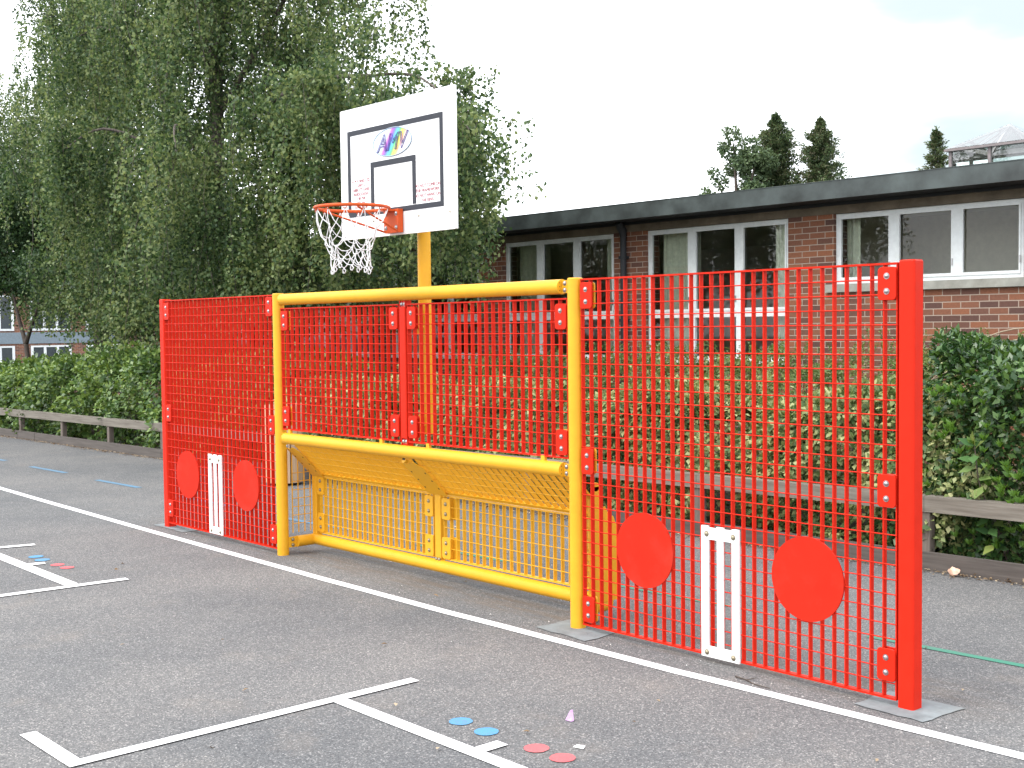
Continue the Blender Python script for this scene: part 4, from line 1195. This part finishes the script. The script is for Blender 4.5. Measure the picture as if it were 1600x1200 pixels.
def small_tree(name, label, base, forks, cl, leafm, L=(0.07, 0.11), trunk_r=0.085, bark=BARK, group=None):
    t = thing(name, label, "tree", base, group)
    tb = MB()
    for i, f_ in enumerate(forks): limb(tb, f_, trunk_r if i == 0 else trunk_r*0.62, trunk_r*0.5 if i == 0 else 0.012, 9)
    tb.obj("trunk", bark, t).location = tuple(-Vector(base))
    v, q = leaf_cloud([c[0] for c in cl], [c[1] for c in cl], [c[2] for c in cl], L)
    inst("crown", fast_mesh("crown", v, q, leafm), t, tuple(-Vector(base)))
    return t
cl = []
for _ in range(46):
    x_, y_, z_ = rng.uniform(-18.6, -12.6), 4.6 + rng.normal()*0.8, rng.uniform(2.6, 4.6)
    if z_ < 2.8 and abs(x_+15.2) < 0.5: continue
    cl.append(((x_, y_, z_), rng.uniform(0.35, 0.6), 620))
small_tree("forked_tree", "small dark forked tree rising from the bushes at far left", (-15.25, 4.5, 0.05),
    [[(-15.05, 4.5, 0.0), (-15.25, 4.5, 0.8), (-15.42, 4.5, 1.55)], [(-15.42, 4.5, 1.5), (-15.75, 4.5, 2.0), (-16.1, 4.5, 2.6), (-16.5, 4.4, 3.6)], [(-15.42, 4.5, 1.5), (-15.0, 4.5, 1.95), (-14.5, 4.5, 2.5), (-13.9, 4.4, 3.4)]], cl, L_DARK)

# trees behind the roof
def conifer(label, x, y, zt, w_, zb=0.0, dens=1.0):
    t = thing("conifer_tree", label, "tree", (x, y, 0), "conifers behind the roof")
    tb = MB(); tb.path([(0, 0, 0), (0, 0, zt*0.6), (0, 0, zt-0.35)], [0.16, 0.10, 0.02], 8); tb.obj("trunk", BARK, t)
    C, D, NV, LL = [], [], [], []
    nb = int(340*dens)
    for i in range(nb):
        s = rng.uniform(0.0, 1)**0.8
        z = 1.0 + (zt-1.0)*s
        prof = w_*(1-s)**0.85*(0.85+0.35*math.sin(s*23+rng.normal()*0.9)) + 0.06
        az = rng.uniform(0, 2*np.pi); ln = max(0.05, prof*rng.uniform(0.55, 1.25))
        n = int(30 + 80*ln)
        u = rng.uniform(0.15, 1, n)
        dr = np.array([math.cos(az), math.sin(az), 0.35])
        p = np.array([0, 0, z])[None] + dr[None]*(u*ln)[:, None] + rng.normal(size=(n, 3))*(0.02+0.06*min(1, ln))
        C.append(p); D.append(dr[None] + rng.normal(size=(n, 3))*0.6); NV.append(rng.normal(size=(n, 3))+np.array([0, 0, 0.6])); LL.append(rng.uniform(0.07, 0.14, n))
    for k2 in range(5):
        n = 7; C.append(np.array([0, 0, zt-0.32+0.11*k2])[None] + rng.normal(size=(n, 3))*0.03*(5-k2)*0.6); D.append(rng.normal(size=(n, 3))*0.6+np.array([0, 0, 0.8])); NV.append(rng.normal(size=(n, 3))); LL.append(rng.uniform(0.06, 0.12, n))
    C, D, NV, LL = map(np.concatenate, (C, D, NV, LL))
    v, q = leaf_arrays(C, D, NV, LL, LL*0.42)
    inst("crown", fast_mesh("crown", v, q, L_CON), t)
conifer("tallest dark conifer behind the roof with a pointed tip", -17.05, 32, 9.15, 2.75, dens=2.2)
conifer("smaller conifer just right of the tallest one behind the roof", -15.4, 32.3, 8.78, 2.55, dens=1.8)
conifer("lone small conifer tip beside the roof lantern", -10.78, 32, 7.80, 1.45, dens=1.0)
cl = []
for _ in range(11): cl.append(((rng.uniform(-18.3, -16.6), 30.6+rng.normal()*0.5, rng.uniform(6.0, 7.6)), rng.uniform(0.35, 0.55), 420))
for p_, r_2, n_ in (((-17.75, 30.4, 8.45), 0.32, 200), ((-17.95, 30.4, 7.85), 0.32, 200), ((-18.15, 30.4, 8.05), 0.22, 110), ((-17.1, 30.5, 7.95), 0.42, 330), ((-16.8, 30.5, 7.6), 0.4, 300), ((-17.35, 30.5, 7.5), 0.4, 300), ((-18.55, 30.4, 7.15), 0.25, 110), ((-18.3, 30.4, 6.8), 0.3, 150), ((-18.9, 30.4, 6.25), 0.35, 220), ((-18.5, 30.4, 6.0), 0.5, 300), ((-18.95, 30.4, 6.55), 0.16, 60)): cl.append((p_, r_2, n_))
small_tree("broadleaf_tree", "loose grey green broadleaf tree behind the roof left of the conifers", (-17.6, 30.5, 0),
    [[(-17.6, 30.5, 0), (-17.6, 30.5, 3), (-17.6, 30.5, 5.5)], [(-17.6, 30.5, 5.3), (-17.7, 30.5, 7), (-17.8, 30.5, 8.3)], [(-17.6, 30.5, 4.6), (-18.1, 30.5, 6), (-18.6, 30.5, 7.0)], [(-17.6, 30.5, 5), (-17.1, 30.5, 6.4), (-16.8, 30.5, 7.5)]], cl, L_FAR, (0.10, 0.17), 0.16)
cl = [((rng.uniform(-16.6, -15.6), 33.6, rng.uniform(5.5, 7.3)), 0.5, 380) for _ in range(8)]
small_tree("broadleaf_tree", "bushy green treetop showing between the two conifers", (-16.1, 33.6, 0), [[(-16.1, 33.6, 0), (-16.1, 33.6, 3), (-16.1, 33.6, 6)], [(-16.1, 33.6, 4), (-15.8, 33.6, 5.5), (-15.7, 33.6, 6.6)]], cl, L_FAR, (0.10, 0.17), 0.14)

# ---- bushes of the bed: leafy shells over lumpy bodies, twigs inside
def bush(name, label, x0, x1, y0, y1, ht, n, L, mat, asp=0.6, lumps=None, group=None, fold=0.25, shoot=0, dense_top=0.0, cat="bush"):
    if y0 < 3.5: y0 = edge_y((x0+x1)/2) + 0.20
    cx, cy_ = (x0+x1)/2, (y0+y1)/2
    t = thing(name, label, cat, (cx, cy_, 0.06), group)
    hx, hy = (x1-x0)/2, (y1-y0)/2
    ph = rng.uniform(0, 6, 6)
    # points on a lumpy rounded box, thick shell
    m = n
    th = rng.uniform(-1, 1, (m, 3)); 
    ax = rng.choice(3, m, p=[0.12, 0.42, 0.46]); sg = np.where(rng.uniform(size=m) < 0.5, -1, 1)
    p = th.copy(); p[np.arange(m), ax] = sg
    p[(ax == 2), 2] = 1.0
    p[(ax == 1), 1] = np.where(rng.uniform(size=(ax == 1).sum()) < 0.85, -1, 1)
    nl = nrm(np.sign(p)*np.abs(p)**6)
    rr = 1.0/np.maximum((np.abs(p)**5).sum(1)**0.2, 1e-6)
    p = p*rr[:, None]
    lump = 1 + 0.15*np.sin(p[:, 0]*hx*4.3+ph[0]) * np.sin(p[:, 2]*3.7+ph[1]) + 0.11*np.sin(p[:, 0]*hx*9.1+p[:, 1]*3+ph[2])*np.cos(p[:, 2]*6+ph[3]) + 0.05*np.sin(p[:, 0]*hx*2.0+ph[4])
    depth = 1 - np.abs(rng.normal(size=m))*0.13
    q_ = p*(lump*depth)[:, None]
    P3 = np.stack([q_[:, 0]*hx, q_[:, 1]*hy, (q_[:, 2]*0.62+0.38)*ht], 1)
    ok = P3[:, 2] > -0.02
    P3, nl = P3[ok], nl[ok]; m = len(P3)
    D = nl*0.7 + rng.normal(size=(m, 3))*0.65 + np.array([0, 0, -0.25]); NV = nl*0.9 + np.array([0, 0, 0.55]) + rng.normal(size=(m, 3))*0.45
    LL = rng.uniform(L[0], L[1], m)
    v, q = leaf_arrays(P3, D, NV, LL, LL*asp, fold)
    if shoot:
        Cs, Ds, Ns, Ls = [], [], [], []
        for _ in range(shoot):
            bx_ = np.array([rng.uniform(-hx, hx), rng.uniform(-hy, hy)*0.8, ht*0.88]); hgt = rng.uniform(0.12, 0.36); lean = rng.normal(size=2)*0.10
            k2 = max(4, int(hgt/(L[0]*0.42)))
            s = np.linspace(0, 1, k2)
            pts = bx_[None] + np.stack([lean[0]*s, lean[1]*s, hgt*s], 1)
            pts = np.repeat(pts, 2, 0)
            Cs.append(pts); dd = rng.normal(size=(len(pts), 3)); dd[:, 2] = 0.5; Ds.append(dd); Ns.append(rng.normal(size=(len(pts), 3))*0.3+np.array([0, 0, 1])); Ls.append(rng.uniform(L[0], L[1], len(pts))*0.8)
        Cs, Ds, Ns, Ls = map(np.concatenate, (Cs, Ds, Ns, Ls))
        v2, q2 = leaf_arrays(Cs, Ds, Ns, Ls, Ls*0.5)
        q = np.concatenate([q, q2+len(v)]); v = np.concatenate([v, v2])
    inst("foliage", fast_mesh("foliage", v, q, mat), t)
    for _ in range(int(3*hx)+4):
        tb = MB()
        bx_ = Vector((rng.uniform(-hx, hx)*0.8, rng.uniform(-hy, hy)*0.6, -0.05)); tp = bx_ + Vector((rng.normal()*0.25, rng.normal()*0.2, ht*rng.uniform(0.6, 0.95)))
        md = (bx_+tp)/2 + Vector((rng.normal()*0.08, rng.normal()*0.08, 0))
        tb.path([bx_, md, tp], [0.014, 0.010, 0.004], 5)
        tb.obj("stem", BARK, t)
    return t
GV = "variegated hedge shrubs behind the knee rail"
bush("variegated_shrub", "pale variegated shrub behind the goal mouth right half", -0.6, 1.7, 3.15, 4.5, 1.06, 21000, (0.038, 0.072), L_VAR, 0.62, group=GV, shoot=14)
bush("variegated_shrub", "pale variegated shrub filling the view through the left of the right red panel", 1.6, 3.7, 3.15, 4.6, 1.10, 23000, (0.038, 0.072), L_VAR, 0.62, group=GV, shoot=14)
bush("variegated_shrub", "pale variegated shrub right before the tall red end post", 3.6, 6.1, 3.1, 4.6, 1.13, 27000, (0.038, 0.072), L_VAR, 0.62, group=GV, shoot=14)
bush("variegated_shrub", "darker variegated shrub seen through the mesh beside the yellow pole", -3.1, -0.5, 3.15, 4.5, 1.02, 18000, (0.038, 0.072), L_VAR, 0.62, group=GV, shoot=14)
GP = "privet hedge plants along the brick wall"
bush("privet_shrub", "upright fine leaved privet below the high window at right", 3.2, 6.4, 5.4, 6.5, 1.42, 10500, (0.03, 0.055), L_PRIV, 0.55, group=GP, shoot=110)
bush("privet_shrub", "upright fine leaved privet below the window with the pale blind", 0.0, 3.3, 5.4, 6.5, 1.30, 11500, (0.03, 0.055), L_PRIV, 0.55, group=GP, shoot=110)
bush("privet_shrub", "upright fine leaved privet right of the yellow pole below the windows", -3.4, 0.1, 5.4, 6.5, 1.26, 11500, (0.03, 0.055), L_PRIV, 0.55, group=GP, shoot=90)
GD = "broad leaved bushes under the birch"
bush("leafy_bush", "dark shaded bush behind the upper left goal mesh", -5.6, -3.0, 3.1, 5.0, 1.25, 9500, (0.06, 0.10), L_BUSH, 0.6, group=GD, shoot=30)
bush("leafy_bush", "dark shaded bush behind the left red panel", -8.4, -5.5, 3.05, 5.0, 1.36, 10500, (0.06, 0.10), L_BUSH, 0.6, group=GD, shoot=30)
bush("leafy_bush", "bright green bush left of the red end post", -11.4, -8.2, 3.0, 5.1, 1.16, 11500, (0.065, 0.11), L_BUSH, 0.6, group=GD, shoot=45)
bush("leafy_bush", "bright green bush around the forked tree trunk", -15.0, -11.2, 2.95, 5.1, 0.98, 12000, (0.065, 0.11), L_BUSH, 0.6, group=GD, shoot=45)
bush("leafy_bush", "bright green bush cut by the left edge of the photo", -19.5, -14.8, 2.9, 5.0, 0.90, 11000, (0.065, 0.11), L_BUSH, 0.6, group=GD, shoot=45)
gb = bush("glossy_shrub", "dark glossy evergreen shrub with light green rosettes at the right edge", 5.30, 8.4, 3.0, 4.5, 1.50, 30000, (0.045, 0.08), L_GLOSS, 0.5, shoot=12)
# rosettes of young leaves
C, D, NV, LL = [], [], [], []
for _ in range(520):
    p = np.array([rng.uniform(-1.42, 1.45), 0, rng.uniform(0.10, 1.40)])
    p[1] = -0.76 + 0.05*math.sin(p[0]*7+p[2]*5) + rng.uniform(-0.05, 0.08) + (0.35 if p[2] > 1.2 else 0)
    n = 7; a = np.linspace(0, 2*np.pi, n, endpoint=False) + rng.uniform(0, 1)
    d = np.stack([np.cos(a)*0.6, np.full(n, -0.30), np.sin(a)*0.45+0.75], 1)
    C.append(np.tile(p, (n, 1))); D.append(d); NV.append(np.tile([0, -0.6, 0.8], (n, 1)) + rng.normal(size=(n, 3))*0.2); LL.append(rng.uniform(0.045, 0.075, n))
C, D, NV, LL = map(np.concatenate, (C, D, NV, LL))
v, q = leaf_arrays(C, D, NV, LL, LL*0.42)
inst("young_rosettes", fast_mesh("young_rosettes", v, q, L_TIP), gb)
# tall loose stems with larger leaves leaning over the rail
lp = thing("leafy_sapling", "young broad leaved sapling poking over the knee rail at right", "plant", (6.02, 3.1, 0.06))
tb = MB(); stem = [(0.1, 0.12, 0), (0.06, 0.02, 0.3), (0.0, -0.08, 0.55), (-0.03, -0.10, 0.82)]
limb(tb, stem, 0.008, 0.004, 6); tb.obj("stem", BARK, lp)
C = np.array([(0.06,0,0.30),(0.05,-.02,0.34),(0.03,-.03,.40),(0.0,-.08,.52),(0.02,-.08,.55),(-.01,-.09,.60),(0,-.09,.64),(-.02,-.1,.68),(-.02,-.1,.72),(-.03,-.1,.76),(-.03,-.1,.80),(-.03,-.1,.82),(-.03,-.1,.82),(0.06,-.02,.22),(0.05,-.04,.26),(.07,-.0,.15)])
D = np.array([(.8,-.5,-.1),(-.5,-.6,-.5),(-.3,-.7,-.6),(-.6,-.5,-.7),(-.1,-.8,-.7),(.9,-.3,.1),(.6,-.4,.45),(-.8,-.4,-.35),(-.7,-.4,.1),(.3,-.7,-.3),(.7,-.3,.5),(-.7,-.3,.35),(.1,-.4,.8),(-.6,-.4,.2),(.7,-.6,-.3),(-.3,-.7,-.5)])
v, q = leaf_arrays(C, D, np.tile([0, -0.55, 0.8], (len(C), 1)), np.full(len(C), 0.125), np.full(len(C), 0.075), 0.12)
inst("leaves", fast_mesh("leaves", v, q, L_LILAC), lp)
stems_ = []
for s_ in ([(4.9, 4.6, 1.0), (5.4, 4.5, 1.33), (6.0, 4.4, 1.42), (6.9, 4.3, 1.40), (7.9, 4.2, 1.2)], [(4.7, 4.6, 0.95), (5.2, 4.4, 1.22), (5.8, 4.2, 1.30), (6.6, 4.1, 1.28)], [(4.4, 5.2, 1.2), (5.0, 5.1, 1.60), (5.6, 5.0, 1.66), (6.3, 4.8, 1.50), (6.9, 4.6, 1.2)], [(4.4, 5.2, 1.2), (5.2, 5.1, 1.56), (5.9, 5.0, 1.58), (6.5, 4.9, 1.45)]):
    stems_.append(s_)
brt = thing("bramble", "arching bare bramble stems above the shrubs at the right edge", "plant", (5.6, 4.5, 0))
BRM = wood_mat("bramble_stem", (0.20, 0.15, 0.10), (0.34, 0.28, 0.20), 'X')
for s_ in stems_:
    BR = MB(); limb(BR, s_, 0.007, 0.004, 5); BR.obj("stem", BRM, brt).location = (-5.6, -4.5, 0)
C = np.array([(rng.uniform(4.9, 6.8), 4.35+rng.normal()*0.1, rng.uniform(1.15, 1.36)) for _ in range(60)]) - np.array([5.6, 4.5, 0])
v, q = leaf_arrays(C, rng.normal(size=(60, 3))*np.array([1, .6, .4]), np.tile([0, -0.4, 0.9], (60, 1)) + rng.normal(size=(60, 3))*0.2, rng.uniform(0.06, 0.11, 60), rng.uniform(0.04, 0.06, 60), 0.15)
inst("leaves", fast_mesh("leaves", v, q, L_LILAC), brt)
print("birch leaves", nA, nB)
